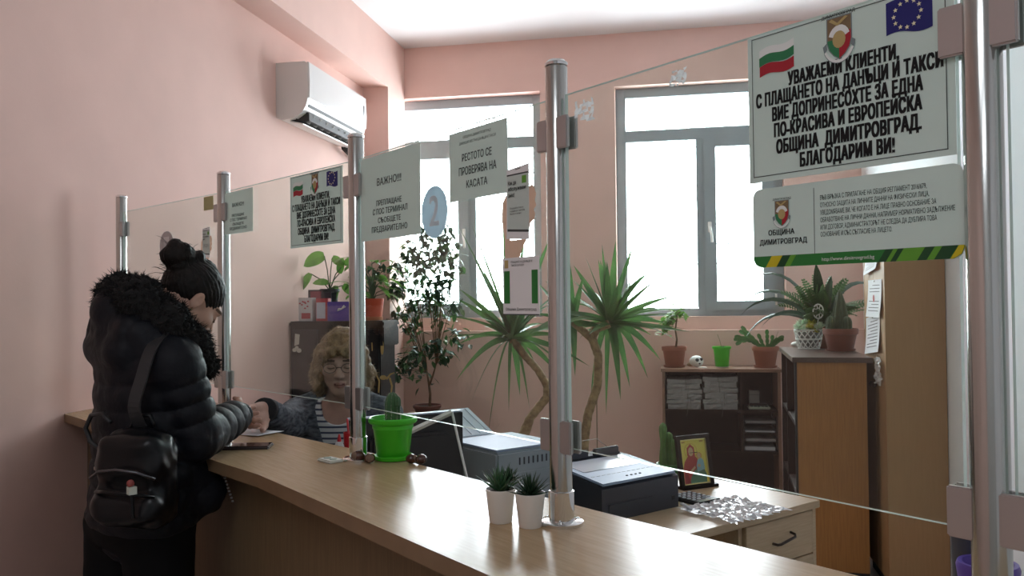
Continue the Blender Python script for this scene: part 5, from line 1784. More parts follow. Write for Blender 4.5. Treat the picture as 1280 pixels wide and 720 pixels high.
def sdf_mesh(s, res, name, m, parent, region=None):
    lo, hi = s.bounds()
    B = 5
    nb = np.ceil((hi - lo) / (res * B)).astype(int) + 1
    n = nb * B
    ii = np.stack(np.meshgrid(*[np.arange(k) for k in nb], indexing='ij'), -1).reshape(-1, 3)
    cen = lo + (ii * B + (B - 1) / 2) * res
    dc = np.concatenate([s(c) for c in np.array_split(cen, max(1, len(cen) // 40000))])
    V = np.where(dc < 0, -1.0, 1.0).reshape(nb).astype(np.float32)
    for ax in range(3): V = np.repeat(V, B, axis=ax)
    act = ii[np.abs(dc) < res * B * .87 * 1.9 + .004]
    off = np.stack(np.meshgrid(*[np.arange(B)] * 3, indexing='ij'), -1).reshape(-1, 3)
    for ch in np.array_split(act, max(1, len(act) // 900)):
        idx = (ch[:, None, :] * B + off[None]).reshape(-1, 3)
        V[idx[:, 0], idx[:, 1], idx[:, 2]] = s(lo + idx * res)
    I = V < 0
    c8 = [I[a:n[0] - 1 + a, b:n[1] - 1 + b, c:n[2] - 1 + c] for a in (0, 1) for b in (0, 1) for c in (0, 1)]
    al = c8[0].copy(); an = c8[0].copy()
    for c in c8[1:]: al &= c; an |= c
    cells = np.argwhere(an & ~al)
    vid = np.full(n - 1, -1, np.int32); vid[cells[:, 0], cells[:, 1], cells[:, 2]] = np.arange(len(cells))
    co = [(a, b, c) for a in (0, 1) for b in (0, 1) for c in (0, 1)]
    vals = {c: V[cells[:, 0] + c[0], cells[:, 1] + c[1], cells[:, 2] + c[2]] for c in co}
    acc = np.zeros((len(cells), 3)); cnt = np.zeros(len(cells))
    for c in co:
        for ax in range(3):
            if c[ax]: continue
            d = list(c); d[ax] = 1; d = tuple(d)
            a, b = vals[c], vals[d]
            x = (a < 0) != (b < 0)
            t = np.where(x, a / np.where(x, a - b, 1), 0)
            p = np.array(c, float)[None].repeat(len(cells), 0); p[:, ax] = t
            acc[x] += p[x]; cnt[x] += 1
    vs = lo + (cells + acc / cnt[:, None]) * res
    quads = []
    for ax in range(3):
        sl0 = [slice(None)] * 3; sl1 = [slice(None)] * 3
        sl0[ax] = slice(0, -1); sl1[ax] = slice(1, None)
        e = np.argwhere(I[tuple(sl0)] != I[tuple(sl1)])
        b_, c_ = (ax + 1) % 3, (ax + 2) % 3
        ok = (e[:, b_] > 0) & (e[:, c_] > 0) & (e[:, b_] < n[b_] - 1) & (e[:, c_] < n[c_] - 1); e = e[ok]
        ins = I[e[:, 0], e[:, 1], e[:, 2]]
        q = []
        for db, dcc in ((-1, -1), (0, -1), (0, 0), (-1, 0)):
            g = e.copy(); g[:, b_] += db; g[:, c_] += dcc
            q.append(vid[g[:, 0], g[:, 1], g[:, 2]])
        q = np.stack(q, 1); q[~ins] = q[~ins][:, ::-1]
        quads.append(q)
    F = np.concatenate(quads); F = F[(F >= 0).all(1)]
    me = bpy.data.meshes.new(name)
    me.vertices.add(len(vs)); me.vertices.foreach_set('co', vs.astype(np.float32).ravel())
    me.loops.add(F.size); me.loops.foreach_set('vertex_index', F.astype(np.int32).ravel())
    me.polygons.add(len(F)); me.polygons.foreach_set('loop_start', np.arange(0, F.size, 4, dtype=np.int32))
    ms = m if isinstance(m, (list, tuple)) else [m]
    for q in ms: me.materials.append(q)
    if region is not None:
        me.polygons.foreach_set('material_index', region(vs[F].mean(1)).astype(np.int32))
    me.update(calc_edges=True); me.validate()
    me.polygons.foreach_set('use_smooth', [True] * len(me.polygons))
    o = bpy.data.objects.new(name, me); COL.objects.link(o)
    if parent: o.parent = parent
    return o, vs, F


_rs = np.random.RandomState(7)
_nd = _rs.normal(size=(14, 3)); _nd /= np.linalg.norm(_nd, axis=1)[:, None]; _np = _rs.uniform(0, 6.28, 14)


def fnoise(q, freq):
    return sum(np.sin((q @ _nd[i]) * freq * (1 + .13 * i) + _np[i]) for i in range(14)) / 5.0


def tufts(vs, F, name, m, parent, n, L, w, seed, flow=(0, 0, -.3), jit=.5):
    rs = np.random.RandomState(seed)
    c = vs[F]
    nr = np.cross(c[:, 2] - c[:, 0], c[:, 3] - c[:, 1]); nr /= np.linalg.norm(nr, axis=1)[:, None] + 1e-9
    pick = rs.randint(0, len(F), n)
    p = c[pick].mean(1); d = nr[pick] + np.array(flow) + rs.normal(size=(n, 3)) * jit
    d /= np.linalg.norm(d, axis=1)[:, None]
    sd = np.cross(d, rs.normal(size=(n, 3))); sd /= np.linalg.norm(sd, axis=1)[:, None] + 1e-9
    LL = L * rs.uniform(.5, 1.2, n)[:, None]
    v = np.stack([p - sd * w - nr[pick] * .002, p + sd * w - nr[pick] * .002, p + d * LL], 1).reshape(-1, 3)
    me = bpy.data.meshes.new(name); me.from_pydata(v.tolist(), [], np.arange(len(v)).reshape(-1, 3).tolist()); me.materials.append(m); me.update()
    o = bpy.data.objects.new(name, me); COL.objects.link(o); o.parent = parent; o['kind'] = 'stuff'
    return o


def V3(v): return np.array(v, float)


class Head:
    """head frame: r right, f face direction, u crown direction"""
    def __init__(s, c, f, u, sc=.93):
        s.c = V3(c); f = V3(f); f /= np.linalg.norm(f); u = V3(u); u -= f * (u @ f); u /= np.linalg.norm(u)
        s.f, s.u, s.r = f, u, np.cross(f, u); s.sc = sc
        s.R = np.stack([s.r, s.f, s.u])

    def P(s, r, f, u): return s.c + (s.r * r + s.f * f + s.u * u) * s.sc

    def local(s, q): return ((q - s.c) @ s.R.T) / s.sc

    def build(s, S):
        k = s.sc
        def E(c, r, kk=.015, mode='u', R=None): S.ell(s.P(*c), np.array(r) * k, s.R if R is None else R, kk, mode)
        E((0, -.012, .033), (.073, .093, .083), .02)
        E((0, .030, -.035), (.059, .058, .074), .03)
        S.cap(s.P(0, .045, -.078), s.P(0, .062, -.100), .034 * k, .019 * k, .02)
        for e in (1, -1):
            S.cap(s.P(e * .050, -.002, -.045), s.P(e * .016, .058, -.098), .022 * k, .016 * k, .025)
            E((e * .040, .056, -.024), (.024, .024, .022), .02)
        S.cap(s.P(-.034, .077, .022), s.P(.034, .077, .022), .013 * k, None, .015)
        for e in (1, -1): E((e * .031, .094, .0), (.017, .014, .012), .012, 's')
        for e in (1, -1): E((e * .031, .073, .001), (.0145, .0145, .0125), .003)
        S.cap(s.P(0, .082, .012), s.P(0, .106, -.030), .0075 * k, .0110 * k, .012)
        for e in (1, -1): E((e * .011, .096, -.034), (.009, .011, .008), .006)
        S.cap(s.P(-.019, .083, -.063), s.P(0, .092, -.060), .0045 * k, .0065 * k, .006); S.cap(s.P(.019, .083, -.063), s.P(0, .092, -.060), .0045 * k, .0065 * k, .006)
        S.cap(s.P(-.016, .083, -.070), s.P(0, .090, -.072), .0045 * k, .0075 * k, .006); S.cap(s.P(.016, .083, -.070), s.P(0, .090, -.072), .0045 * k, .0075 * k, .006)
        for e in (1, -1):
            a = s.r * e * .94 - s.f * .34; b = np.cross(a, s.u)
            Re = np.stack([a, b, s.u * .97 - b * .2 * 0])
            S.ell(s.P(e * .080, -.008, -.006), np.array((.0085, .0165, .028)) * k, Re, .005)
            S.ell(s.P(e * .091, -.004, .0), np.array((.0075, .010, .018)) * k, Re, .004, 's')

    def face_region(s, q):
        l = s.local(q)
        lips = (np.abs(l[:, 0]) < .021) & (l[:, 1] > .074) & (l[:, 2] < -.056) & (l[:, 2] > -.080) & (np.abs(l[:, 2] + .0665) < .012 - .35 * np.abs(l[:, 0]) + .001)
        mouth = (np.abs(l[:, 0]) < .020) & (l[:, 1] > .074) & (np.abs(l[:, 2] + .0662) < .0022)
        brow = (np.abs(np.abs(l[:, 0]) - .033) < .019) & (l[:, 1] > .06) & (np.abs(l[:, 2] - .026 + 6 * (np.abs(l[:, 0]) - .03) ** 2) < .0042)
        return np.where(mouth, 3, np.where(brow, 2, np.where(lips, 1, 0)))


def hand(S, wrist, hdir, vdir, nsign=1, curls=(.5, .6, .65, .7), spread=.06, L=.175, thumb=(.4, .35), k=.006):
    """hdir: wrist to fingers; vdir: towards the index side; the palm faces n = nsign * hdir x vdir"""
    w = V3(wrist); h = V3(hdir); h /= np.linalg.norm(h); v = V3(vdir); v -= h * (v @ h); v /= np.linalg.norm(v)
    n = np.cross(h, v) * nsign
    sc = L / .18
    P = lambda a, b, c: w + (h * a + v * b + n * c) * sc
    S.cap(P(-.03, 0, 0), P(.02, 0, 0), .024 * sc, .026 * sc, .012, flat=(n, .75))
    for b, e in ((.026, .030), (.009, .011), (-.009, -.009), (-.025, -.027)):
        S.cap(P(.015, b * .55, 0), P(.088, e, -.002), .0165 * sc, .0115 * sc, .014)
    S.ell(P(.045, .018, .010), np.array((.03, .016, .013)) * sc, np.stack([h, v, n]), .012)
    S.ell(P(.045, -.022, .008), np.array((.03, .013, .012)) * sc, np.stack([h, v, n]), .012)
    for i, (b, ln) in enumerate(((.030, .072), (.011, .080), (-.009, .074), (-.027, .058))):
        p = P(.088, b, -.002); a = 0.12 + curls[i] * .35; sp = spread * (1.5 - i)
        r = .0088 * sc if i < 3 else .0078 * sc
        for j, fr in enumerate((.44, .32, .24)):
            d = (h * math.cos(a) + n * math.sin(a)) + v * sp
            d /= np.linalg.norm(d)
            q = p + d * ln * fr * sc
            S.cap(p, q, r, r * .92, k if j else .008)
            p = q; r *= .92; a += curls[i] * (1.15, .8, 0)[j]
    p = P(.020, .022, .008); q = P(.055, .045, .022); S.cap(p, q, .0145 * sc, .0115 * sc, .014)
    d = h * math.cos(thumb[0]) + n * math.sin(thumb[0]) + v * .25; d /= np.linalg.norm(d)
    q2 = q + d * .032 * sc; S.cap(q, q2, .0112 * sc, .0098 * sc, .006)
    d = h * math.cos(thumb[0] + thumb[1]) + n * math.sin(thumb[0] + thumb[1]); d /= np.linalg.norm(d)
    S.cap(q2, q2 + d * .026 * sc, .0098 * sc, .0078 * sc, .005)


SKIN = mat('skin_standing_woman', (.50, .30, .225), .5, var=.06, vscale=30)
SKIN2 = mat('skin_clerk', (.50, .315, .25), .5, var=.08, vscale=30)
LIP = mat('lip', (.40, .20, .165), .45); BROWH = mat('brow_hair', (.10, .06, .04), .7); MOUTH = mat('mouth_line', (.15, .05, .045), .6)
HAIRD = mat('dark_brown_hair', (.008, .0055, .0045), .55, spec=.25, var=.3, vscale=30, bump=.3, bscale=160)
HAIRB = mat('light_brown_hair', (.36, .235, .12), .5, col2=(.19, .11, .05), vscale=26, stretch=(2.2, 2.2, .6), bump=.5, bscale=110)
PUFFER = mat('black_puffer_nylon', (.006, .007, .011), .55, spec=.24, bump=.25, bscale=45)
FUR = mat('black_fur', (.006, .0055, .006), .9)
TROUS = mat('black_trousers', (.0035, .0035, .004), .85, spec=.2)
BAGL = mat('black_patent_leather', (.003, .0035, .005), .3, spec=.3, coat=.04)
RIBK = mat('rib_knit_black', (.01, .01, .012), .85)


def standing_woman():
    o = G(-1.02, 2.30)
    Fw = G(.73, .68); ang = math.atan2(Fw.y, Fw.x) - PI / 2
    t = thing('person', 'standing woman in a black fur-collared puffer jacket with a hair bun', 'person', o, ang)
    inv = Matrix.Rotation(-ang, 3, 'Z')
    def A(px, py, dep): return V3(inv @ (at(px, py, dep) - o))
    H = Head((0.0, .138, 1.528), (0.0, .73, -.68), (0, .68, .73), .95)
    # ---- body
    S = SDF(); H.build(S)
    S.cap(H.P(0, -.025, -.055), (0, .02, 1.36), .052, .058, .03)
    S.chain([(0, .02, 1.37), (0, .0, 1.22), (0, -.01, 1.08), (0, 0, .94)], [.085, .10, .10, .115], .05, flat=((0, 1, 0), .75))
    S.cap((-.14, .02, 1.36), (.14, .02, 1.36), .05, None, .04)
    rs, re, rw = (.155, .035, 1.355), (.15, .10, 1.15), (-.035, .290, 1.178)
    S.chain([rs, re], [.045, .038], .02); S.chain([re, rw], [.038, .026], .015)
    ls, le, lw = (-.155, .035, 1.355), (-.17, .13, 1.14), A(246, 512, 2.66)
    S.chain([ls, le], [.045, .038], .02); S.chain([le, lw], [.038, .026], .015)
    tip = A(318, 531, 2.70); hd = tip - V3(rw)
    hand(S, rw, hd * (1, 1, .55), (.15, .25, .95), -1, (.45, .6, .75, .85), .02, .165, (.5, .4))
    ltip = A(268, 508, 2.78)
    hand(S, lw, ltip - V3(lw), (.9, -.2, .1), 1, (.3, .35, .4, .4), .03, .16, (.3, .2))
    rl = [(.085, .015, .92), (.095, .03, .50), (.095, -.01, .08)]; ll = [(-.085, -.02, .92), (-.09, -.055, .50), (-.09, -.14, .09)]
    for L_, yy in ((rl, 0), (ll, 0)):
        S.chain(L_, [.078, .050, .035], .03)
        S.cap((L_[2][0], L_[2][1] - .02, .045), (L_[2][0], L_[2][1] + .13, .032), .034, .026, .03)
    sdf_mesh(S, .0036, 'body', [SKIN, LIP, BROWH, MOUTH], t, H.face_region)
    # ---- jacket
    J = SDF()
    fl = ((0, 1, 0), .68)
    J.cap((0, .008, .99), (0, .012, 1.36), .188, .172, .03, flat=fl, quilt=(.068, .011, .02))
    J.cap((.06, .05, 1.12), (.10, .135, 1.00), .075, .06, .03, quilt=(.068, .006, 0))
    J.cap((-.06, .05, 1.12), (-.09, .12, 1.00), .075, .06, .03)
    J.ell((0, .008, .955), (.185, .135, .05), None, .03)
    for e in (1, -1): J.cap((e * .05, .02, 1.39), (e * .15, .035, 1.36), .07, .072, .04)
    # hood lying on the back
    J.cap((-.08, -.034, 1.455), (.085, -.030, 1.44), .070, .070, .02, quilt=(.07, .007, .0))
    J.cap((-.07, -.060, 1.405), (.075, -.056, 1.395), .062, None, .012)
    J.cap((0, -.05, 1.50), (0, -.03, 1.44), .075, .08, .03)
    cuff = V3(re) + (V3(rw) - V3(re)) * .96
    J.cap((.150, .040, 1.362), (.150, .095, 1.165), .068, .062, .012, quilt=(.053, .010, .0))
    J.cap((.150, .095, 1.162), tuple(cuff + (0, 0, .004)), .063, .050, .016, quilt=(.060, .008, .03))
    lc = V3(le) + (V3(lw) - V3(le)) * .9
    J.cap((-.160, .035, 1.362), le, .076, .068, .012, quilt=(.053, .010, 0)); J.cap(le, tuple(lc), .066, .048, .016, quilt=(.06, .008, .03))
    # hollow the neck and the sleeve mouths, cut the hem flat
    J.cap((0, .06, 1.40), H.P(0, .0, -.02), .062, .085, .01, 's')
    dv = (V3(rw) - V3(re)); dv /= np.linalg.norm(dv)
    J.cap(tuple(cuff + dv * .050), tuple(cuff + dv * .15), .056, None, .004, 's')
    dl = (V3(lw) - V3(le)); dl /= np.linalg.norm(dl)
    J.cap(tuple(lc + dl * .048), tuple(lc + dl * .15), .055, None, .004, 's')
    J.post.append(lambda q, d: d + .0022 * fnoise(q, 75) * (1 + .8 * np.sin(q[:, 2] * 40)) * .6)
    jo, jv, jf = sdf_mesh(J, .0042, 'jacket', PUFFER, t)
    # knitted cuffs
    c = MB(); c.tube([tuple(cuff + dv * .035), tuple(cuff + dv * .062)], [.040, .034], 20); c.build('cuff', RIBK, jo, True)
    # zip edge at the lower front
    z = MB(); z0 = V3((.12, .172, 1.075)); z1 = V3((.145, .196, .975))
    for k in range(12): p = z0 + (z1 - z0) * k / 11; z.box(tuple(p - .0025), tuple(p + .0025))
    z.build('zip', mat('zip_silver', (.6, .6, .62), .3, .8), jo)
    # ---- fur collar
    Cc = SDF()
    pts = [(0, -.045, 1.548), (.085, -.03, 1.535), (.118, .03, 1.475), (.102, .10, 1.41), (.065, .155, 1.345)]
    rr = [.050, .052, .050, .045, .034]
    Cc.chain(pts, rr, .03); Cc.chain([(-x, y, z_) for x, y, z_ in pts], rr, .03)
    Cc.cap((0, .15, 1.36), (0, .16, 1.32), .035, .03, .03)
    Cc.post.append(lambda q, d: d + .006 * fnoise(q, 130))
    fo, fv, ff = sdf_mesh(Cc, .004, 'fur_collar', FUR, t)
    tufts(fv, ff, 'fur_tufts', FUR, fo, 9000, .020, .0016, 3)
    # ---- hair pulled up into a bun
    B = SDF()
    k = H.sc
    bun = A(224, 320, 2.36); bun[0] = .01
    B.ell(H.P(0, -.016, .036), np.array((.080, .098, .088)) * k, H.R, .01)
    B.ell(H.P(0, .100, -.045), np.array((.085, .055, .092)) * k, H.R, .012, 's')
    for e in (1, -1): B.ell(H.P(e * .086, .004, -.018), np.array((.030, .034, .040)) * k, H.R, .008, 's')
    B.ell(H.P(0, -.055, -.075), np.array((.075, .065, .030)) * k, H.R, .012, 's')
    cr = H.P(0, -.03, .105)
    B.cap(tuple(cr), tuple(bun), .026, .026, .015)
    rs_ = np.random.RandomState(4)
    B.ell(bun, (.044, .050, .036), None, .012)
    for i in range(9):
        dd = rs_.normal(size=3); dd /= np.linalg.norm(dd)
        B.ell(bun + dd * .034, (.020, .020, .017), None, .007)
    B.ell(bun + (0.01, .056, -.004), (.016, .016, .022), None, .006)
    ax = bun - H.c; ax /= np.linalg.norm(ax); e1 = np.cross(ax, (1, 0, 0)); e1 /= np.linalg.norm(e1); e2 = np.cross(ax, e1)
    def groove(q, d):
        v = q - H.c; phi = np.arctan2(v @ e1, v @ e2)
        return d + .0011 * np.sin(phi * 34 + 2 * np.sin(phi * 5)) + .0012 * fnoise(q, 160)
    B.post.append(groove)
    ho, hv, hf = sdf_mesh(B, .0030, 'hair', HAIRD, t)
    st = MB(); rnd = random.Random(12)
    for i in range(46):
        b0 = V3(bun) + V3((rnd.uniform(-.03, .03), rnd.uniform(-.035, .045), rnd.uniform(-.02, .03)))
        d = V3((rnd.uniform(-.4, .4), rnd.uniform(-1, .8), rnd.uniform(-.2, 1)))
        st.tube([b0, b0 + d * .03, b0 + d * .045 + (0, 0, -.008)], [.0008, .0006, .0003], 4)
    for i in range(24):
        b0 = H.P(rnd.uniform(-.05, .05), -.10, rnd.uniform(.02, .07)); d = V3((rnd.uniform(-.3, .3), -1, rnd.uniform(-.1, .6)))
        st.tube([b0, b0 + d * .025, b0 + d * .04 + (0, 0, -.006)], [.0008, .0006, .0003], 4)
    so = st.build('stray_hairs', HAIRD, ho); so['kind'] = 'stuff'
    # eyelashes, earring
    m = MB()
    for e in (1, -1): m.tube([H.P(e * .018, .084, -.004), H.P(e * .031, .0895, -.0055), H.P(e * .044, .081, -.003)], .0012, 6)
    m.build('eyelashes', BROWH, t)
    MB().sphere(tuple(H.P(.083, -.006, -.038)), .0042, n=12, m=8).build('earring', mat('earring_gold', (.75, .60, .35), .2, 1.0), t, True)
    # ---- trousers and boots
    T = SDF()
    T.ell((0, -.0, .94), (.165, .125, .10), None, .04)
    T.chain(rl, [.096, .066, .048], .03); T.chain(ll, [.096, .066, .048], .03)
    T.post.append(lambda q, d: d + .0015 * fnoise(q, 50))
    sdf_mesh(T, .005, 'trousers', TROUS, t)
    for L_ in (rl, ll):
        b = SDF(); x, y = L_[2][0], L_[2][1]
        b.cap((x, y, .22), (x, y - .005, .06), .055, .05, .02); b.cap((x, y - .02, .05), (x, y + .14, .038), .046, .036, .03)
        b.box((x, y + .05, -.02), (.2, .3, .02), rad=.001, k=.002, mode='s')
        sdf_mesh(b, .005, 'boot', BLACKPL, t)
    # ---- backpack hanging from the right shoulder: a thing of its own
    bk = thing('backpack', 'small shiny black backpack hanging at the standing woman\'s right hip', 'backpack', o, ang)
    bn = V3((.62, -.78, 0)); bs = V3((.78, .62, 0)); bu = V3((0, 0, 1)); Rb = np.stack([bs, bn, bu])
    bc_ = V3((.205, -.075, 1.085))
    P = lambda a, b, c: bc_ + bs * a + bn * b + bu * c
    K = SDF()
    K.box(P(0, 0, -.01), (.090, .050, .105), Rb, .034, .01)
    K.box(P(0, .02, .06), (.082, .045, .055), Rb, .03, .02)
    K.ell(P(0, -.005, .075), (.078, .044, .052), Rb, .03)
    K.cap(P(-.055, .042, -.06), P(.055, .042, -.06), .042, None, .02)
    K.ell(P(0, .035, .035), (.085, .032, .045), Rb, .02)
    K.post.append(lambda q, d: d + .0035 * fnoise(q, 60))
    ko, _, _ = sdf_mesh(K, .004, 'bag_body', BAGL, bk)
    m = MB(); m.tube([P(-.085, .068, .015), P(-.05, .086, .035), P(0, .094, .042), P(.05, .088, .035), P(.085, .066, .015)], .0035, 8); m.build('pocket_zip', mat('zip_dark_metal', (.12, .12, .13), .3, .9), bk, True)
    m = MB(); m.tube([P(-.075, .06, -.02), P(-.03, .092, -.012), P(.04, .092, -.015), P(.08, .06, -.03)], .0045, 8); m.build('piping', BAGL, bk, True)
    m = MB(); m.tube([P(-.03, -.02, .125), P(-.02, -.02, .155), P(.02, -.02, .155), P(.03, -.02, .125)], .006, 8); m.build('top_handle', BAGL, bk, True)
    m = MB()
    w = .016
    pts = [P(.0, -.03, .12), (.192, -.070, 1.26), (.186, -.05, 1.33), (.168, -.02, 1.40), (.140, .025, 1.435), (.115, .08, 1.41), (.11, .13, 1.33)]
    raw = [V3(q) for q in pts]; pts = []
    for i in range(len(raw) - 1):
        a, b, c, d = raw[max(0, i - 1)], raw[i], raw[i + 1], raw[min(len(raw) - 1, i + 2)]
        for k in range(5):
            s = k / 5; pts.append(.5 * (2 * b + (c - a) * s + (2 * a - 5 * b + 4 * c - d) * s * s + (3 * b - a - 3 * c + d) * s ** 3))
    pts.append(raw[-1])
    vs, fs = [], []
    for i, q in enumerate(pts):
        q = V3(q); out = V3((.6, -.75, .25)) if i < 17 else V3((.2, 0, 1)); out /= np.linalg.norm(out)
        dd = V3(pts[min(i + 1, len(pts) - 1)]) - V3(pts[max(0, i - 1)]); sd = np.cross(dd, out); sd /= np.linalg.norm(sd)
        for a, b in ((-1, .004), (1, .004), (1, .010), (-1, .010)): vs.append(q + sd * w * a + out * (b + .012))
    for i in range(len(pts) - 1):
        for j in range(4): fs.append((i * 4 + j, i * 4 + (j + 1) % 4, i * 4 + 4 + (j + 1) % 4, i * 4 + 4 + j))
    m.add(vs, fs); m.build('shoulder_strap', mat('strap_black', (.02, .02, .022), .5), bk)
    m = MB(); lp = [A(128, 563, 2.16), A(113, 552, 2.17), A(107, 535, 2.18), A(114, 519, 2.17), A(128, 517, 2.15), A(138, 528, 2.13)]
    m.tube(lp, .006, 8); m.build('hanging_strap', MATS['strap_black'], bk, True)
    MB().lathe([(.008, 0), (.012, .003), (.012, .009), (.008, .012)], tuple(P(-.108, .0, .02)), 14).build('side_ring', STEEL, bk, True)
    m = MB(); m.box(tuple(P(.045, .098, -.005) - .009), tuple(P(.045, .098, -.005) + .009)); m.build('tag', mat('tag_pale', (.55, .60, .52), .5), bk)
    MB().sphere(tuple(P(.043, .100, .012)), .009, n=12, m=8).build('charm', mat('charm_red', (.30, .06, .05), .4), bk, True)
    MB().tube([P(.045, .098, -.015), P(.05, .10, -.07)], .004, 6).build('tassel', BAGL, bk)


def clerk():
    o = G(-.672, 3.27)
    Fw = G(.12, -.99); ang = math.atan2(Fw.y, Fw.x) - PI / 2
    t = thing('person', 'seated clerk in a grey cardigan and glasses, reaching a hand across the counter', 'person', o, ang)
    inv = Matrix.Rotation(-ang, 3, 'Z')
    def A(px, py, dep): return V3(inv @ (at(px, py, dep) - o))
    hc = A(427, 453, 3.13)
    H = Head(hc, (.03, .985, -.14), (0, .14, .99), .96)
    S = SDF(); H.build(S)
    S.cap(H.P(0, -.025, -.06), (hc[0] * .5, .03, 1.08), .056, .062, .03)
    sh = [(.155, .03, 1.075), (-.165, -.02, 1.065)]
    S.chain([(0, .02, 1.07), (0, .0, .92), (0, -.01, .76), (0, -.02, .58)], [.09, .115, .12, .13], .05, flat=((0, 1, 0), .8))
    S.cap(sh[0], sh[1], .055, None, .04)
    re, rw = A(352, 530, 3.03), A(332, 513, 2.80)
    S.chain([sh[0], tuple(re)], [.048, .040], .02); S.chain([tuple(re), tuple(rw)], [.040, .026], .015)
    tip = A(309, 524, 2.70)
    hd = tip - rw
    hand(S, rw, hd * (1, 1, .6), A(325, 530, 2.74) - A(330, 505, 2.78), 1, (.75, .8, .8, .8), .02, .172, (.35, .25))
    le, lw = (-.24, .10, .86), (-.16, .30, .82)
    S.chain([sh[1], le], [.048, .040], .02); S.chain([le, lw], [.040, .026], .015)
    hand(S, lw, (.3, .95, -.1), (1, -.3, 0), 1, (.4, .4, .45, .5), .03, .165)
    for e in (1, -1):
        S.chain([(e * .09, .0, .58), (e * .12, .40, .58), (e * .12, .40, .12)], [.085, .062, .042], .03)
        S.cap((e * .12, .37, .05), (e * .12, .52, .035), .036, .028, .03)
    sdf_mesh(S, .0036, 'body', [SKIN2, LIP, BROWH, MOUTH], t, H.face_region)
    # ---- striped top
    m = bpy.data.materials.new('striped_jersey'); m.use_nodes = True; nt = m.node_tree; b = nt.nodes['Principled BSDF']; b.inputs['Roughness'].default_value = .8
    tc = nt.nodes.new('ShaderNodeTexCoord'); sx = nt.nodes.new('ShaderNodeSeparateXYZ'); nt.links.new(tc.outputs['Object'], sx.inputs[0])
    m1 = nt.nodes.new('ShaderNodeMath'); m1.operation = 'MULTIPLY'; m1.inputs[1].default_value = 2 * PI / .021; nt.links.new(sx.outputs['Z'], m1.inputs[0])
    m2 = nt.nodes.new('ShaderNodeMath'); m2.operation = 'SINE'; nt.links.new(m1.outputs[0], m2.inputs[0])
    m3 = nt.nodes.new('ShaderNodeMath'); m3.operation = 'GREATER_THAN'; m3.inputs[1].default_value = .45; nt.links.new(m2.outputs[0], m3.inputs[0])
    mx = nt.nodes.new('ShaderNodeMixRGB'); mx.inputs[1].default_value = (.52, .54, .56, 1); mx.inputs[2].default_value = (.05, .06, .10, 1); nt.links.new(m3.outputs[0], mx.inputs[0]); nt.links.new(mx.outputs[0], b.inputs['Base Color'])
    Tp = SDF()
    Tp.chain([(0, .03, 1.055), (0, .015, .92), (0, .0, .74)], [.118, .132, .135], .05, flat=((0, 1, 0), .82))
    Tp.cap(sh[0], sh[1], .060, None, .05)
    Tp.cap((0, .06, 1.17), (0, .09, 1.115), .075, .06, .008, 's')
    sdf_mesh(Tp, .0045, 'striped_top', m, t)
    # ---- cardigan
    CARD = mat('grey_melange_knit', (.15, .17, .20), .9, col2=(.025, .03, .04), vscale=34, stretch=(1, 1, 2.6), bump=.5, bscale=160)
    Cd = SDF()
    Cd.chain([(0, .015, 1.05), (0, .0, .92), (0, -.01, .72)], [.140, .152, .155], .05, flat=((0, 1, 0), .84))
    Cd.cap(sh[0], sh[1], .074, None, .05)
    for e in (1, -1): Cd.cap((e * .07, .0, 1.135), (e * .15, .02, 1.09), .055, .065, .03)
    Cd.cap(sh[0], tuple(re), .074, .062, .03); cuff = re + (rw - re) * .90
    Cd.cap(tuple(re), tuple(cuff), .060, .045, .02)
    lc = V3(le) + (V3(lw) - V3(le)) * .9
    Cd.cap(sh[1], le, .074, .060, .03); Cd.cap(le, tuple(lc), .060, .043, .02)
    # V neck opening
    Cd.cap((0, .13, 1.20), (0, .20, .93), .115, .045, .012, 's', flat=((0, 1, 0), 1.3))
    Cd.cap((0, .03, 1.12), tuple(H.P(0, -.02, -.05)), .078, .09, .01, 's')
    dv = rw - re; dv /= np.linalg.norm(dv)
    Cd.cap(tuple(cuff + dv * .046), tuple(cuff + dv * .15), .050, None, .004, 's')
    Cd.post.append(lambda q, d: d + .0030 * fnoise(q, 45))
    co, _, _ = sdf_mesh(Cd, .0042, 'cardigan', CARD, t)
    c = MB(); c.tube([tuple(cuff + dv * .022), tuple(cuff + dv * .05)], [.043, .038], 20); c.build('cuff', RIBK, co, True)
    # ---- hair
    B = SDF(); k = H.sc
    B.ell(H.P(0, -.020, .045), np.array((.086, .104, .090)) * k, H.R, .02)
    for e in (1, -1):
        B.chain([H.P(e * .074, .005, .04), H.P(e * .085, .0, -.03), H.P(e * .088, -.005, -.085)], np.array([.030, .032, .028]) * k, .02)
        for (a, b_, c_, r) in ((.096, .012, -.04, .020), (.103, -.005, -.075, .022), (.093, .018, -.095, .019), (.106, -.03, -.05, .022), (.088, -.02, -.115, .021), (.078, -.05, -.10, .03)):
            B.ell(H.P(e * a, b_, c_), np.array((r, r, r * 1.15)) * k, H.R, .012)
    B.cap(H.P(-.05, -.07, -.03), H.P(.05, -.07, -.03), .05 * k, None, .03); B.cap(H.P(-.05, -.065, -.09), H.P(.05, -.065, -.09), .04 * k, None, .03)
    # fringe combed to the side
    B.chain([H.P(-.06, .066, .075), H.P(-.02, .088, .062), H.P(.03, .084, .055), H.P(.068, .055, .04)], np.array([.020, .018, .017, .018]) * k, .02)
    B.ell(H.P(0, .110, -.045), np.array((.066, .080, .090)) * k, H.R, .012, 's')
    B.post.append(lambda q, d: d + .0032 * np.sin((H.local(q)[:, 0] * 150 + 3 * np.sin(H.local(q)[:, 2] * 55))) * .6 + .0030 * fnoise(q, 105))
    ho, hv, hf = sdf_mesh(B, .0032, 'hair', HAIRB, t)
    tufts(hv, hf, 'loose_strands', HAIRB, ho, 2600, .017, .0011, 8, flow=(0, 0, -.9), jit=.55)
    # ---- glasses, lashes
    gm = mat('glasses_metal', (.20, .17, .15), .25, .9)
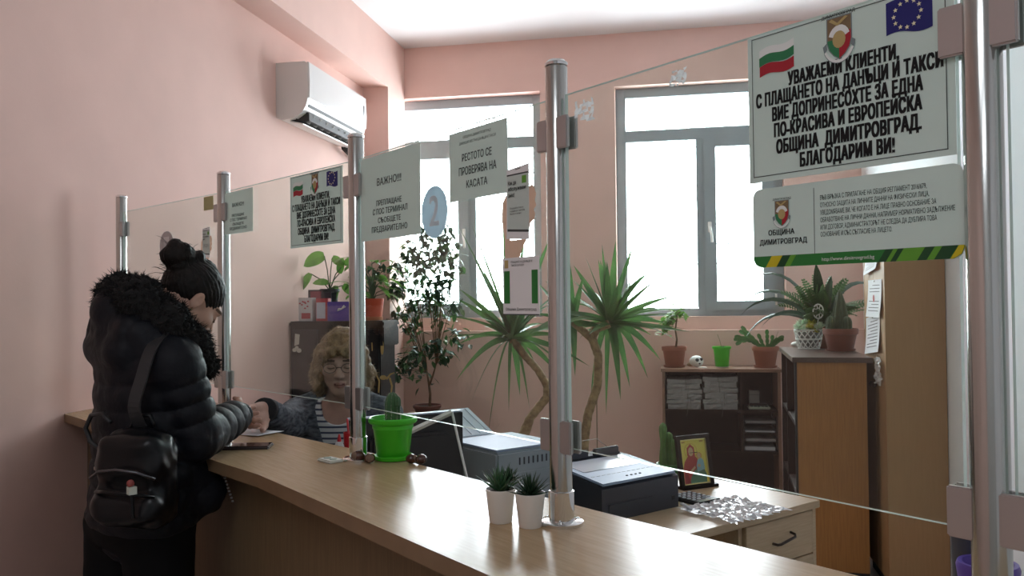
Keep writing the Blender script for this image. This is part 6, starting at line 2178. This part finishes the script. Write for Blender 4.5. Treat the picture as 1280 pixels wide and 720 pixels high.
    g = MB()
    for e in (1, -1):
        rim = [H.P(e * .033 + .0235 * math.cos(a * PI / 12), .099 - .08 * abs(.0235 * math.cos(a * PI / 12)) , -.002 + .0175 * math.sin(a * PI / 12)) for a in range(25)]
        g.tube(rim, .0012, 6)
        g.tube([H.P(e * .056, .096, .002), H.P(e * .074, .04, .004), H.P(e * .080, -.005, .002)], .0013, 6)
    g.tube([H.P(-.0095, .099, .0), H.P(0, .103, .003), H.P(.0095, .099, .0)], .0013, 6)
    go = g.build('eyeglasses', gm, t, True)
    l = MB()
    for e in (1, -1):
        pts = [H.P(e * .033 + .023 * math.cos(a * PI / 10), .0985, -.002 + .017 * math.sin(a * PI / 10)) for a in range(20)]
        l.add(pts, [tuple(range(20))])
    l.build('lens', PANE, go)
    for e in (1, -1):
        m_ = MB(); m_.tube([H.P(e * .018, .083, -.003), H.P(e * .031, .0885, -.0045), H.P(e * .045, .080, -.003)], .0016, 6); m_.build('eyelashes', BROWH, t)
    # ---- trousers and shoes
    T = SDF(); T.ell((0, 0, .60), (.17, .15, .10), None, .04)
    for e in (1, -1): T.chain([(e * .09, .0, .58), (e * .12, .40, .58), (e * .12, .40, .11)], [.095, .075, .055], .03)
    sdf_mesh(T, .006, 'trousers', TROUS, t)
    for e in (1, -1):
        b = SDF(); b.cap((e * .12, .37, .05), (e * .12, .53, .04), .046, .038, .02); b.box((e * .12, .45, -.02), (.2, .3, .02), rad=.001, k=.002, mode='s'); sdf_mesh(b, .005, 'shoe', BLACKPL, t)
    # ---- office chair
    c = thing('office_chair', 'dark office chair under the seated clerk', 'chair', o, ang)
    MB().box((-.24, -.24, .44), (.24, .24, .49), bev=.02).build('seat', mat('chair_fabric', (.03, .03, .04), .9), c, 'auto')
    MB().box((-.21, -.27, .56), (.21, -.22, 1.0), TR(rx=.04), bev=.02).build('backrest', MATS['chair_fabric'], c, 'auto')
    MB().tube([(0, -.2, .45), (0, -.27, .48), (0, -.265, .62)], .02, 10).build('back_bar', BLACKPL, c, True)
    MB().tube([(0, 0, .08), (0, 0, .44)], .028, 14).build('column', BLACKPL, c, 'auto')
    for k in range(5):
        a = k * 2 * PI / 5 + .3
        MB().tube([(0, 0, .09), (.28 * math.cos(a), .28 * math.sin(a), .06)], [.024, .016], 10).build('leg', BLACKPL, c, True)
        MB().sphere((.28 * math.cos(a), .28 * math.sin(a), .028), .028, (1, .7, 1), 14, 10).build('caster', BLACKPL, c, True)


standing_woman()
clerk()
